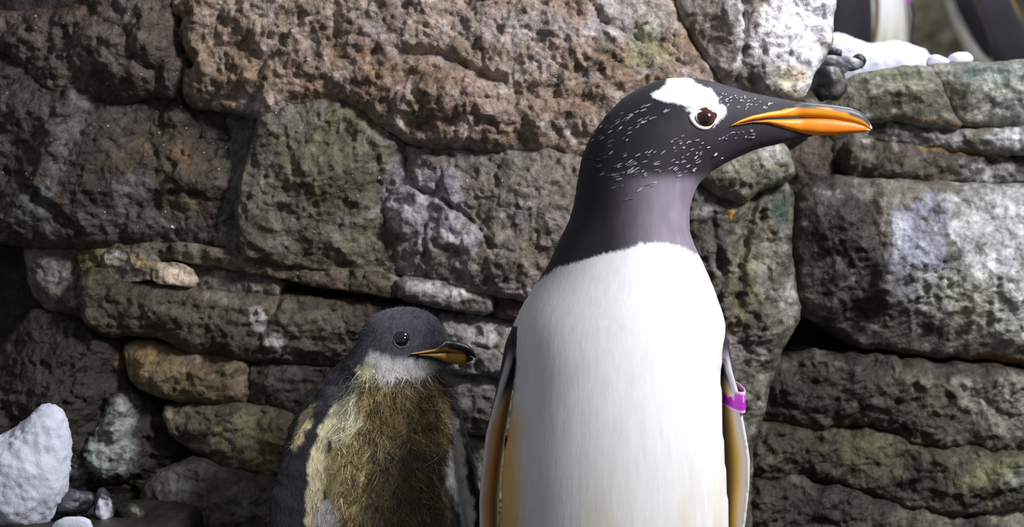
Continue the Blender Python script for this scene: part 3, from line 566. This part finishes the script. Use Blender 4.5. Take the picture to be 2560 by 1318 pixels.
for sgn, fn in zip((-1, 1), A.limbs):
    g, du, dv = fn(V[:, 0], V[:, 1], V[:, 2]); m = (np.abs(g) < .0022) & (V[:, 2] < z_of(815, YA)) & (V[:, 2] > z_of(1660, YA))
    inner = np.where(sgn < 0, dv > 0, dv < 0)   # face towards the body
    fc = np.tile(lin((40, 38, 46)), (len(V), 1))
    low_ = smooth01((px[:, 1]-(905 if sgn > 0 else 930)+40*du)/60)
    ic = np.tile(lin((255, 212, 118)), (len(V), 1)); ic = mixc(ic, (240, 200, 110), smooth01(fbm(V*np.array([1, 1, .2]), 60, 2)+.4)*.5)  # inner face colour brightened to stand for light passing through the flipper
    ic = mixc(ic, (226, 216, 200), smooth01((-du-.5)/.35)); ic = mixc(ic, (130, 86, 40), smooth01((du-.6)/.35)*.5)
    lowc = np.where(inner[:, None], ic, fc); lowc = mixc(lowc, (216, 210, 206), smooth01((-du-.84)/.12))
    fc = mixc(fc, (190, 186, 190), smooth01((-du-.86)/.1)*smooth01((px[:, 1]-860)/60))
    cc = fc*(1-low_[:, None])+lowc*low_[:, None]; C[m] = cc[m]
adult = empty('gentoo_penguin', (float(V[:, 0].mean()), YA, 0)); tag(adult, 'adult penguin with orange bill and white eye patch wearing a purple band', 'penguin', 'penguins of the enclosure')
BY = YA
child('body', V, Q, M_PLUME, adult, C)
# speckles of white feathers on the hood
S = []
def flecks(poly, n, smin, smax):
    p = np.array(Z5(poly)); k = 0
    while k < n:
        q = np.array([[random.uniform(*p[:, 0][[p[:, 0].argmin(), p[:, 0].argmax()]]), random.uniform(p[:, 1].min(), p[:, 1].max())]])
        if poly_dist(q, p)[0][0] > 0: S.append((q[0, 0], q[0, 1], random.uniform(smin, smax))); k += 1
flecks([(430, 560), (560, 520), (720, 520), (860, 640), (800, 690), (600, 690), (440, 700)], 34, .0022, .005)
flecks([(760, 420), (1000, 480), (1100, 560), (860, 660), (740, 620)], 40, .0016, .0036)
flecks([(1040, 180), (1200, 210), (1360, 250), (1340, 290), (1100, 280), (1040, 240)], 34, .0016, .0036)
flecks([(300, 420), (480, 250), (640, 240), (760, 280), (640, 360), (480, 480), (330, 640), (290, 560)], 60, .002, .005)
flecks([(1090, 420), (1240, 400), (1240, 450), (1000, 480)], 16, .0014, .003)
flecks([(340, 640), (560, 560), (560, 700), (420, 760)], 20, .002, .005)
flecks([(480, 760), (680, 700), (660, 780), (500, 820)], 6, .002, .005)
rt = []; dr = []; ln = []; cl = []
for (x, y, l) in S:
    for side in (-1, 1):
        p = A.surf(x, y, side); p[1] += side*.0009
        q = A.surf(x+12, y-6+random.uniform(-4, 4), side); q[1] += side*.0011
        d = p-q; d /= np.linalg.norm(d); rt.append(p-d*l/2); dr.append(d); ln.append(l*1.35); cl.append(lin((190, 186, 198))*random.uniform(.25, 1.0))
ln = np.array(ln); rt = np.array(rt); dr = np.array(dr)
def flat(name, rt, dr, ln, w, cl, root, matl):
    s = np.cross(dr, np.array([0, 1, 0])); s /= np.linalg.norm(s, axis=1)[:, None]; VV = []; n = len(rt)
    for t, ww in ((0, .4), (.35, 1), (.7, .9), (1, .25)):
        p = rt+dr*(ln*t)[:, None]; VV += [p-s*w*ww, p+s*w*ww]
    VV = np.stack(VV, 1).reshape(-1, 3); b = np.arange(n)[:, None]*8
    q = np.concatenate([b+np.array([[2*k, 2*k+1, 2*k+3, 2*k+2]]) for k in range(3)])
    return child(name, VV, q, matl, root, np.repeat(cl, 8, 0))
o = flat('fleck_feathers', rt, dr, ln, .00045, np.array(cl), adult, M_PLUME); o['kind'] = 'stuff'; o['label'] = 'fine white flecks on the dark hood'
# bill
ORANGE = (238, 150, 24)
def upcol(uv):
    x, y = uv[:, 0], uv[:, 1]; c = np.tile(lin(ORANGE), (len(uv), 1)); c = mixc(c, (246, 172, 40), smooth01((y-300)/40)*.5)
    edge = np.interp(x, [1000, 1300, 1400, 1500, 1600, 1650, 1700, 1760, 1820, 1870, 1900, 1920], [300, 290, 288, 286, 283, 284, 296, 312, 338, 362, 385, 400])
    c = mixc(c, (58, 58, 66), smooth01((edge-y)/8+.5)); c = mixc(c, (150, 116, 50), smooth01(1-np.abs(y-edge+22)/6)*(x > 1440)*(x < 1520)*.8)
    return mixc(c, (226, 220, 214), smooth01((x-1903)/10)*(y > 340))
def locol(uv):
    x, y = uv[:, 0], uv[:, 1]; c = np.tile(lin((240, 140, 22)), (len(uv), 1)); ml = np.interp(x, [1080, 1200, 1300, 1400, 1500, 1600, 1700, 1800, 1900], [402, 366, 351, 346, 344, 344, 352, 367, 396]); c = mixc(c, (110, 62, 14), smooth01(1-(y-ml)/7)*.8); c = mixc(c, (244, 128, 30), smooth01((x-1600)/60)*smooth01((1880-x)/60)*.7); return mixc(c, (226, 214, 200), smooth01((x-1895)/10))
bill('upper_bill', adult, [(1072, 396, 405, -.0012), (1130, 358, 388, -.0022), (1200, 330, 369, -.0024), (1300, 306, 353, -.0022), (1380, 292, 347, -.002), (1440, 268, 345, -.0018), (1480, 244, 344, -.0016), (1540, 246, 343, .0125), (1620, 253, 344, .0115), (1700, 262, 351, .0102), (1790, 276, 366, .0085), (1850, 300, 380, .0068), (1890, 336, 396, .0048), (1912, 372, 404, .003), (1918, 386, 402, .0012)], Z5, YA, A, upcol, label='orange upper bill with dark ridge')
bill('lower_bill', adult, [(1100, 385, 402, -.001), (1200, 369, 376, -.0018), (1300, 350, 381, -.0018), (1360, 343, 398, -.0016), (1420, 337, 413, -.0016), (1500, 330, 428, .0112), (1600, 330, 437, .011), (1700, 338, 435, .0095), (1800, 356, 425, .0072), (1870, 378, 416, .005), (1905, 400, 411, .0025), (1908, 403, 409, .001)], Z5, YA, A, locol, label='orange lower bill')
# eyes
def sphere(c, r, n=28, m=18, sq=(1, 1, 1)):
    V = []; q = []
    for i in range(m+1):
        t = math.pi*i/m
        for j in range(n): a = 2*math.pi*j/n; V.append((c[0]+r*sq[0]*math.sin(t)*math.cos(a), c[1]-r*sq[1]*math.cos(t), c[2]+r*sq[2]*math.sin(t)*math.sin(a)))
    for i in range(m):
        for j in range(n): q.append((i*n+j, i*n+(j+1) % n, (i+1)*n+(j+1) % n, (i+1)*n+j))
    return np.array(V), np.array(q)
def eye(root, body, z, cpos, r, prot, iris, pup, side):
    (x, y), = z([cpos]); p = body.surf(x, y, side); c = p.copy(); c[1] += -side*(r-prot)
    V, q = sphere(c, r); rad = np.hypot(V[:, 0]-c[0], V[:, 2]-c[2])/r
    col = np.tile(lin(iris), (len(V), 1)); col = mixc(col, (8, 6, 6), smooth01((pup-rad)/.06+.5)); col = mixc(col, (14, 10, 9), smooth01((rad-.82)/.08))
    child('eye', V, q, M_EYE, root, col)
    return c
def ring_on(root, body, z, inner, outer, side, col, lift=.0018, name='eye_ring', label=None):
    I = chaikin(np.array(z(inner)), 2); n = 64
    def samp(P):
        P = np.asarray(P, float); a = np.arctan2(P[:, 1]-P[:, 1].mean(), P[:, 0]-P[:, 0].mean()); o = np.argsort(a); P = P[o]; a = a[o]; t = np.linspace(-math.pi, math.pi, n, endpoint=False)
        return np.stack([np.interp(t, a, P[:, 0], period=2*math.pi), np.interp(t, a, P[:, 1], period=2*math.pi)], 1)
    a = samp(chaikin(z(inner), 2)); b = samp(chaikin(z(outer), 2)); rings = []
    for t, l in ((0, -.4), (.15, .8), (.5, 1.0), (.85, .6), (1, -.5)):
        rr = []
        for p in a*(1-t)+b*t:
            q = body.surf(p[0], p[1], side); q[1] += side*l*lift; rr.append(q)
        rings.append(np.array(rr))
    V = np.vstack(rings); q = [(i*n+j, i*n+(j+1) % n, (i+1)*n+(j+1) % n, (i+1)*n+j) for i in range(4) for j in range(n)]
    child(name, V, np.array(q), M_PLUME, root, np.tile(lin(col), (len(V), 1)), label)
for side in (-1, 1):
    eye(adult, A, Z5, (952, 342), 0.0125, .0034, (74, 36, 22), .35, side)
    ring_on(adult, A, Z5, [(890, 338), (905, 312), (950, 297), (1005, 306), (1022, 322), (1005, 355), (965, 388), (915, 378)], [(848, 326), (880, 302), (950, 284), (1020, 284), (1053, 300), (1042, 335), (1000, 385), (968, 409), (918, 403), (882, 375)], side, (236, 236, 232), label='white eyelid ring')
# band on the flipper
def band(root, fn_st, z0, z1, cx, cy, a, b, an, tilt):
    n = 72; rings = []; cols = []
    prof = [(z0, 1.0), (z1, 1.0), (z1, .90), (z0, .90)]
    for (zz, s) in prof+[prof[0]]:
        t = np.arange(n)/n*2*math.pi; u = np.cos(t)*a*s; v = np.sin(t)*b*s
        x = cx+u*math.sin(an)+v*math.cos(an); y = cy+u*math.cos(an)-v*math.sin(an)
        rings.append(np.stack([x, y, np.full(n, zz)+tilt*(x-cx)+.16*(y-cy)], 1))
    # subdivide the outer face so the pale rims and marks are in the colour
    R_ = []; CC = []
    m = 22
    for i in range(m+1):
        s = i/m; R_.append(rings[0]*(1-s)+rings[1]*s); t = np.arange(n)
        c = np.tile(lin((190, 40, 196)), (n, 1)); c = mixc(c, (206, 90, 210), np.full(n, .5*smooth01((s-.5)/.3)))
        mark = (np.sin(t*1.45)+.6*np.sin(t*2.9+1) > .75) & (s > .5) & (s < .86); c = mixc(c, (240, 214, 244), mark*.85)
        c = mixc(c, (232, 206, 226), np.full(n, float(s > .9 or (s < .12))*.75)); CC.append(c)
    for i, rg in enumerate(rings[2:]): R_.append(rg); CC.append(np.tile(lin((196, 150, 190)), (n, 1)))
    V = np.vstack(R_); q = np.array([(i*n+j, i*n+(j+1) % n, (i+1)*n+(j+1) % n, (i+1)*n+j) for i in range(len(R_)-1) for j in range(n)])
    child('wing_band', V, q, M_BAND, root, np.vstack(CC), 'glossy purple identification band around the flipper')
band(adult, None, z_of(1010, YA), z_of(960, YA), (1828-CX)/F*YA, YA+.014, .038, .0088, R(-11), -.06)
# feet and tail
def foot(root, cx, cy, rz):
    out = [(-.018, .03), (-.022, 0), (-.034, -.05), (-.036, -.085), (-.028, -.092), (-.016, -.078), (-.006, -.096), (.003, -.104), (.012, -.096), (.02, -.078), (.032, -.09), (.04, -.082), (.036, -.05), (.022, 0), (.018, .03)]
    P = chaikin(out, 2); n = len(P); ca, sa = math.cos(rz), math.sin(rz); rings = []
    for s, zz in ((1, 0.0), (1.0, .008), (.8, .016), (.4, .024)):
        q = P*s+np.array([0, .012])*(1-s); rings.append(np.stack([cx+q[:, 0]*ca-q[:, 1]*sa, cy+q[:, 0]*sa+q[:, 1]*ca, np.full(n, zz)], 1))
    V, q = loft(rings); child('foot', V, q, M_FOOT, root)
bx = adult.location.x
for sx in (-1, 1): foot(adult, 0.083+sx*.042, YA-.03, sx*R(8))
tail = [np.stack([0.083+w*np.cos(t_), np.full(12, y), z+.006*np.sin(t_)], 1) for (y, z, w) in ((YA+.05, .09, .035), (YA+.10, .05, .03), (YA+.16, .02, .018), (YA+.19, .012, .006)) for t_ in [np.arange(12)/12*6.2832]]
Vt, qt = loft(tail); child('tail', Vt, qt, M_PLUME, adult, np.tile(lin((40, 38, 46)), (len(Vt), 1)))
# ------------------------------------------------------------------ chick
YC = 1.735
chk = Z4([(395, 480), (450, 425), (500, 385), (532, 330), (548, 270), (582, 215), (640, 168), (720, 148), (800, 143), (870, 158), (930, 188), (968, 232), (992, 285), (1012, 315), (1055, 345), (1075, 385), (1060, 425), (1010, 452), (960, 478), (935, 505), (950, 535), (985, 575), (1012, 640), (1032, 720), (1050, 800), (1066, 880), (1080, 960), (1092, 1050), (1105, 1130), (1115, 1230), (1118, 1318)]) + \
      [(1172, 1500), (1160, 1700), (1120, 1870), (1060, 1990), (1000, 2075), (940, 2095), (880, 2075), (815, 1990), (760, 1870), (722, 1700), (706, 1500)] + \
      Z4([(125, 1318), (115, 1200), (108, 1100), (108, 1030), (118, 960), (142, 880), (162, 810), (192, 740), (232, 670), (285, 610), (340, 545)])
def y0C(x, z): return YC+sinterp(z, [0, .1, z_of(1300, YC), z_of(1050, YC), z_of(930, YC), z_of(850, YC)], [.02, .01, -.01, -.008, .0, -.012])
Cb = Body(chk, YC, .0018, y0C, lambda x, z: np.where(z > z_of(925, YC), np.interp(x, [(1040-CX)/F*YC, (1110-CX)/F*YC, (1160-CX)/F*YC], [1, .78, .55]), 1)*sinterp(z, [0, z_of(1300, YC), z_of(950, YC), z_of(850, YC)], [.85, .85, .9, .97])); Cb.volume()
def cz(zx, zy): (a, b), = Z4([(zx, zy)]); return (a-CX)/F*YC, z_of(b, YC)
def cst(zx, zy, cy, a, b, an): x, z = cz(zx, zy); return (z, x, cy, a, b, an)
Cb.limb([cst(430, 600, YC-.028, .010, .010, 1.2), cst(405, 680, YC-.04, .020, .012, 1.2), cst(365, 800, YC-.05, .026, .012, 1.25), cst(310, 950, YC-.055, .03, .012, 1.25), cst(270, 1100, YC-.058, .031, .012, 1.25), cst(250, 1250, YC-.06, .03, .011, 1.25), cst(240, 1450, YC-.06, .025, .01, 1.25), cst(240, 1620, YC-.06, .012, .007, 1.25), cst(240, 1680, YC-.06, .004, .004, 1.25)], .010)
Cb.limb([cst(985, 590, YC-.01, .008, .008, -.4), cst(1010, 680, YC-.01, .018, .009, -.4), cst(1035, 800, YC-.012, .024, .010, -.4), cst(1065, 950, YC-.012, .027, .010, -.4), cst(1095, 1100, YC-.012, .027, .010, -.4), cst(1115, 1250, YC-.012, .024, .009, -.4), cst(1118, 1420, YC-.012, .018, .008, -.4), cst(1110, 1540, YC-.012, .004, .004, -.4)], .008)
V, Q = Cb.mesh(3); Nn = vnormals(V, Q)
V = V+Nn*(.0022*fbm(V, 60, 3)*(V[:, 2] < z_of(900, YC)))[:, None]
px = np.stack([CX+V[:, 0]/YC*F, CY-(V[:, 2]-CAMZ)/YC*F], 1)
jit = np.stack([fbm(V, 110, 4), fbm(V, 110, 4, off=20)], 1)*16
C = np.tile(lin((36, 34, 40)), (len(V), 1))
def pc(poly, col, amt=1, soft=5, frontonly=True):
    global C
    C = mixc(C, col, inpoly(px, Z4(poly), soft, jit)*amt*((Nn[:, 1] < .25) if frontonly else 1))
pc([(520, 60), (1100, 60), (1100, 480), (940, 500), (520, 420)], (74, 72, 82), 1, 12, False)
pc([(610, 370), (660, 385), (720, 412), (800, 405), (880, 415), (960, 440), (990, 462), (930, 500), (830, 520), (770, 505), (700, 545), (620, 560), (550, 540), (545, 470), (580, 420)], (198, 196, 194), .95, 10, False)
pc([(550, 440), (610, 430), (640, 500), (700, 545), (620, 570), (545, 550)], (196, 186, 150), .8, 8)
pc([(360, 560), (450, 540), (540, 500), (560, 560), (450, 640), (400, 640)], (120, 118, 116), .7, 10)
pc([(300, 655), (320, 650), (300, 740), (265, 830), (215, 870), (208, 800), (230, 720), (270, 665)], (196, 184, 140), .95)
pc([(430, 630), (540, 575), (600, 700), (580, 820), (500, 900), (410, 1010), (375, 1090), (335, 1318), (300, 1420), (280, 1420), (295, 1100), (308, 900), (345, 790), (400, 690)], (226, 216, 178), .95)
pc([(440, 640), (540, 600), (555, 700), (520, 790), (440, 740)], (214, 208, 190), .7)
pc([(345, 1140), (420, 1110), (478, 1190), (485, 1700), (330, 1700)], (224, 222, 216), .95)
pc([(550, 530), (700, 545), (850, 520), (940, 510), (965, 600), (965, 760), (940, 900), (1000, 1000), (1015, 1150), (1005, 1900), (480, 1900), (478, 1190), (410, 1110), (385, 970), (430, 880), (540, 800), (575, 700), (545, 600)], (154, 136, 98), .95, 10)
pc([(640, 600), (930, 560), (960, 760), (880, 860), (680, 820), (600, 700)], (122, 102, 66), .7, 14)
pc([(620, 900), (960, 860), (1010, 1000), (1010, 1700), (560, 1700), (600, 1200)], (88, 77, 60), .75, 18)
pc([(400, 860), (560, 820), (600, 960), (560, 1180), (460, 1180), (390, 1040)], (188, 170, 124), .85, 16)
pc([(935, 530), (985, 580), (1015, 660), (1005, 760), (990, 900), (945, 900), (965, 740), (955, 600)], (206, 186, 142), .85, 7)
pc([(1010, 680), (1055, 740), (1085, 880), (1115, 1060), (1150, 1200), (1160, 1500), (1070, 1500), (1080, 1230), (1040, 1130), (1000, 1000), (1000, 920), (1030, 860)], (232, 230, 228), .95, 6)
pc([(405, 800), (425, 800), (425, 850), (405, 890), (392, 880)], (40, 38, 44), .95, 4)
pc([(300, 1000), (345, 960), (385, 960), (360, 1060), (330, 1100)], (206, 196, 160), .6, 6)
C *= (1+.3*fbm(V, 140, 3, off=50))[:, None]
chick = empty('penguin_chick', (float(cz(620, 900)[0]), YC, 0)); tag(chick, 'fluffy brown and grey penguin chick standing beside the adult', 'penguin', 'penguins of the enclosure')
child('body', V, Q, M_DOWN, chick, C)
# down: fine tufts
def tufts(cond, n, lmin, lmax, w, lift, curl, name, clump=1):
    idx = np.flatnonzero(cond); idx = rng.choice(idx, n); g = np.array([0, 0, -1.0])+rng.normal(size=(n, 3))*.35; Nr = Nn[idx]
    d = g-Nr*(g*Nr).sum(1)[:, None]; d /= np.linalg.norm(d, axis=1)[:, None]; d = d+Nr*lift*rng.uniform(.5, 1.4, n)[:, None]; d /= np.linalg.norm(d, axis=1)[:, None]
    nc = max(1, n//clump); ci = rng.integers(0, nc, n); cen = idx[:nc]; L_ = rng.uniform(lmin, lmax, n)
    o2 = np.argsort(V[cen, 2]//.012*100+V[cen, 0]); bb = np.sort(idx); 
    if clump > 1:
        idx = np.repeat(idx[:nc], clump); n = len(idx); Nr = Nn[idx]; d = np.repeat(d[:nc], clump, 0)+rng.normal(size=(n, 3))*.12; L_ = np.repeat(L_[:nc], clump)*rng.uniform(.7, 1.1, n)
    rt = V[idx]+(rng.normal(size=(n, 3))*.0016 if clump > 1 else 0)-Nr*.0008+rng.normal(size=(n, 3))*.0006
    cl = C[idx]*(rng.uniform(.6, 1.4, n) if clump == 1 else np.repeat(rng.uniform(.35, 1.7, n//clump), clump)*rng.uniform(.8, 1.2, n))[:, None]
    o = ribbons(name, rt-np.array(chick.location), d, L_, w, cl, M_DOWN, chick, curl, clump=clump); o['kind'] = 'stuff'; return o
vis = V[:, 2] > z_of(1500, YC)
bodyz = (V[:, 2] < z_of(925, YC)) & vis
chest = bodyz & (px[:, 0] > 868) & (px[:, 0] < 1118) & (Nn[:, 1] < .2)
tufts(chest, 16000, .005, .0105, .0004, .36, .7, 'chest_down', 6)
tufts(bodyz & ~chest, 13000, .003, .007, .0003, .4, .3, 'body_down')
tufts((V[:, 2] >= z_of(925, YC)) & (px[:, 0] < 1115), 9000, .002, .0048, .0002, .55, .3, 'head_down')
BY = YC-.012
def cup(uv):
    x, y = uv[:, 0], uv[:, 1]; c = np.tile(lin((196, 156, 70)), (len(uv), 1))
    edge = np.interp(x, [820, 900, 1000, 1080, 1110, 1150], [366, 364, 357, 378, 400, 440]); return mixc(c, (30, 28, 30), smooth01((edge-y)/6+.5))
def clo(uv):
    x, y = uv[:, 0], uv[:, 1]; c = np.tile(lin((200, 154, 62)), (len(uv), 1)); return mixc(c, (26, 24, 26), smooth01((x-1096)/8))
bill('upper_bill', chick, [(822, 376, 385, -.001), (880, 366, 382, -.0018), (940, 352, 382, -.0018), (985, 318, 382, -.0016), (1010, 314, 383, .0112), (1050, 322, 386, .0105), (1090, 334, 392, .009), (1120, 350, 400, .0075), (1142, 374, 410, .005), (1153, 398, 416, .0025), (1155, 406, 413, .001)], Z4, YC, Cb, cup, label='dark ridged yellow sided upper bill')
bill('lower_bill', chick, [(860, 383, 388, -.0008), (920, 378, 402, -.0016), (970, 374, 424, -.0016), (1010, 378, 440, .0104), (1050, 380, 444, .0096), (1090, 385, 441, .0078), (1120, 403, 434, .005), (1136, 411, 426, .002), (1138, 414, 420, .001)], Z4, YC, Cb, clo, label='yellow lower bill with dark tip')
for side in (-1, 1):
    eye(chick, Cb, Z4, (752, 326), .0095, .0032, (22, 18, 20), .5, side)
    ring_on(chick, Cb, Z4, [(718, 325), (730, 303), (755, 294), (778, 305), (788, 328), (775, 350), (750, 357), (728, 347)], [(706, 325), (720, 295), (755, 282), (788, 297), (800, 328), (785, 358), (750, 367), (717, 355)], side, (104, 100, 106), .0008)
for sx in (-1, 1): foot(chick, float(cz(620, 900)[0])+sx*.04, YC-.03, sx*R(8))
# ------------------------------------------------------------------ penguins on the far ledge
def copy_bird(loc, rz, label, scale=1.0):
    r = adult.copy(); COLL.objects.link(r); r.location = loc; r.rotation_euler = (0, 0, rz); r.scale = (scale,)*3; r['label'] = label
    for ch in list(adult.children):
        if ch.name.startswith(('fleck', 'eye')): continue
        c = ch.copy(); COLL.objects.link(c); c.parent = r
    return r
def ledge_at(pxx, Y): x = (pxx-CX)/F*Y; return (x, Y, float(LZ(x, Y)))
copy_bird(ledge_at(2214, 6.6), R(-38), 'blurred penguin on the far ledge showing its white belly', .92)
copy_bird(ledge_at(2098, 5.6), R(192), 'blurred dark backed penguin turned away beside the guano streaked boulder')
lean = copy_bird(ledge_at(2575, 5.4), 0, 'black backed penguin leaning over on the far ledge', .95)
lean.rotation_mode = 'QUATERNION'; lean.rotation_quaternion = Quaternion((0, 1, 0), R(-24)) @ Quaternion((0, 0, 1), R(-138))
# ------------------------------------------------------------------ snow, stones, grit
def blob(name, c, r, sc, label, cat, material, col=None, amp=.2, freq=14, group=None, n=64, flat_=None):
    t = np.linspace(0, math.pi, n//2+1); a = np.arange(n)/n*2*math.pi; T, Aa = np.meshgrid(t, a, indexing='ij')
    D = np.stack([np.sin(T)*np.cos(Aa), np.sin(T)*np.sin(Aa), np.cos(T)], -1).reshape(-1, 3)
    P = D*np.array(sc)*r; s = 1+amp*fbm(P+np.array(c)*3, freq, 4, .5)+amp*1.2*fbm(P+np.array(c)*5, freq*.9, 2, off=7); Vb = np.array(c)+P*s[:, None]
    if flat_ is not None: Vb[:, 2] = np.maximum(Vb[:, 2], flat_)
    q = np.array([(i*n+j, (i+1)*n+j, (i+1)*n+(j+1) % n, i*n+(j+1) % n) for i in range(n//2) for j in range(n)])
    o = mk(name, Vb, q, material, None, col(Vb) if col else None, loc=(c[0], c[1], Vb[:, 2].min())); return tag(o, label, cat, group)
def heap(name, outline, Y, depth, label, amp=.006, zmin=None):
    Bh = Body(outline, Y, .0026, lambda x, z: 0*x+Y, lambda x, z: 0*x+depth, .02); Bh.volume(); V, Q = Bh.mesh(2); N = vnormals(V, Q)
    V = V+N*(amp*fbm(V, 28, 4)+amp*.5*fbm(V, 90, 3)+amp*.8*fbm(V, 15, 2, off=3)+amp*.35*fbm(V, 240, 3))[:, None]
    o = mk(name, V, Q, M_SNOW, None, None, loc=(V[:, 0].mean(), Y, V[:, 2].min())); return tag(o, label, 'snow')
YS = 1.72
heap('snow_heap', [(-220, 1150), (-100, 1122), (-30, 1100), (20, 1082), (56, 1058), (84, 1032), (116, 1014), (150, 1012), (168, 1050), (172, 1110), (165, 1170), (163, 1225), (135, 1275), (100, 1330), (-220, 1345)], YS, .95, 'white snow heap against the dark rock slope')
heap('snow_lump', [(125, 1325), (145, 1300), (175, 1290), (215, 1290), (236, 1305), (232, 1345), (130, 1345)], 1.68, .8, 'small rounded snow lump below the black stones', .002)
zl = z_of(1336, 1.70)
def stonecol(c1, c2):
    def f(V): k = smooth01(fbm(V, 45, 4)*2.2+.3)[:, None]; return lin(c1)*(1-k)+lin(c2)*k
    return f
o = rock([(-300, 1338), (100, 1336), (330, 1334), (420, 1350), (420, 1440), (-300, 1440)], 1.66, parent=wall, palette=DARK, edge=.012, thick=.22, res=.004, facet=0, bulge=0, big=.004)
def pst(px_, py_, Y): q = PX([(px_, py_)], Y)[0]; return (q[0], Y, q[1])
blob('stone', pst(182, 1262, 1.74), .016, (1.15, 1.2, .85), 'wet black stone lying at the foot of the snow heap', 'stone', M_PEBBLE, stonecol((30, 34, 42), (70, 76, 88)), .8, 34)
blob('stone', pst(262, 1262, 1.74), .014, (.8, 1.0, 1.05), 'dark stone with a white frosted face near the mossy rock', 'stone', M_PEBBLE, stonecol((44, 48, 58), (206, 208, 220)), .8, 34)
blob('stone', pst(322, 1290, 1.75), .012, (1.2, 1.0, .8), 'small dark mossy stone right of the frosted stone', 'stone', M_PEBBLE, stonecol((40, 42, 30), (70, 72, 50)), .8, 34)
# black stones wedged by the guano boulder
blob('stone', pst(2068, 208, 1.96), .021, (.95, 1.1, .95), 'rounded black stone wedged between guano boulder and mossy boulder', 'stone', M_PEBBLE, stonecol((26, 28, 32), (110, 106, 98)), .6, 26)
blob('stone', pst(2110, 160, 1.97), .016, (1.35, 1.0, .62), 'flat grey pebble on top of the rounded black stone', 'stone', M_PEBBLE, stonecol((70, 72, 78), (150, 150, 152)), .8, 36)
blob('stone', pst(2085, 137, 1.985), .009, (1.1, 1.0, .8), 'tiny black pebble between the flat grey pebble and the guano boulder', 'stone', M_PEBBLE, stonecol((26, 28, 32), (60, 62, 66)), .7, 44)
blob('stone', pst(2143, 152, 2.0), .008, (1.1, 1.0, .9), 'tiny black pebble at the end of the flat grey pebble', 'stone', M_PEBBLE, stonecol((24, 26, 30), (70, 70, 74)), .7, 44)
# snow on the ledge
heap('snow_bank', [(2055, 100), (2085, 84), (2120, 92), (2160, 106), (2200, 112), (2235, 98), (2258, 104), (2290, 118), (2318, 122), (2330, 150), (2336, 230), (2050, 230)], 2.62, .7, 'bright snow bank on the ledge in front of the far penguins', .004)
for i, (a, b, r, lb) in enumerate([(2345, 157, .010, 'small snow crumb beside the snow bank on the boulder'), (2400, 152, .011, 'snow crumb on the mossy boulder top under the black backed penguin')]):
    q = pst(a, b, 2.14); blob('snow_crumb', (q[0], 2.14, q[2]), r, (1.3, 1, .8), lb, 'snow', M_SNOW, None, .3, 60, n=24)
# white grit modelled in place of wet sparkles on the wall
pts = []
for _ in range(170): pts.append((random.uniform(0, 1450), random.gauss(250, 220), random.uniform(.0006, .0017)))
pts += [(770, 150, .0028), (950, 446, .003), (1258, 453, .003), (550, 8, .003), (430, 568, .003), (1325, 178, .002), (690, 283, .002)]

rk = [o for o in COLL.objects if o.parent is not None and o.parent.name == 'wall_back']
bpy.context.view_layer.update(); dg = bpy.context.evaluated_depsgraph_get(); GV = []; GF = []
org = Vector((0, 0, CAMZ)); tet = np.array([(1, 0, -.4), (-.5, .87, -.4), (-.5, -.87, -.4), (.2, .1, .9), (-.3, -.2, .5)])
for (gx_, gy_, r_) in pts:
    best = None; dv = Vector(((gx_-CX)/F, 1, -(gy_-CY)/F))
    for o in rk:
        mi = o.matrix_world.inverted(); ok, hp, nn, _ = o.ray_cast(mi @ Vector((dv.x*1.75, 1.75, CAMZ+dv.z*1.75)), dv)
        if ok:
            w_ = o.matrix_world @ hp
            if best is None or w_.y < best.y: best = w_
    if best is None: continue
    b_ = len(GV); GV += [tuple(np.array(best)+tet[i]*r_*random.uniform(.6, 1.2)) for i in range(5)]
    GF += [(b_, b_+1, b_+3), (b_+1, b_+2, b_+3), (b_+2, b_, b_+3), (b_, b_+2, b_+1), (b_+2, b_+4, b_+3), (b_, b_+4, b_+1)]
g_ = mk('sparkle_grit', GV, GF, M_GRIT, None, None, smooth=False); g_.parent = wall; g_['kind'] = 'stuff'; g_['label'] = 'tiny white grit standing in for wet sparkles on the rock'
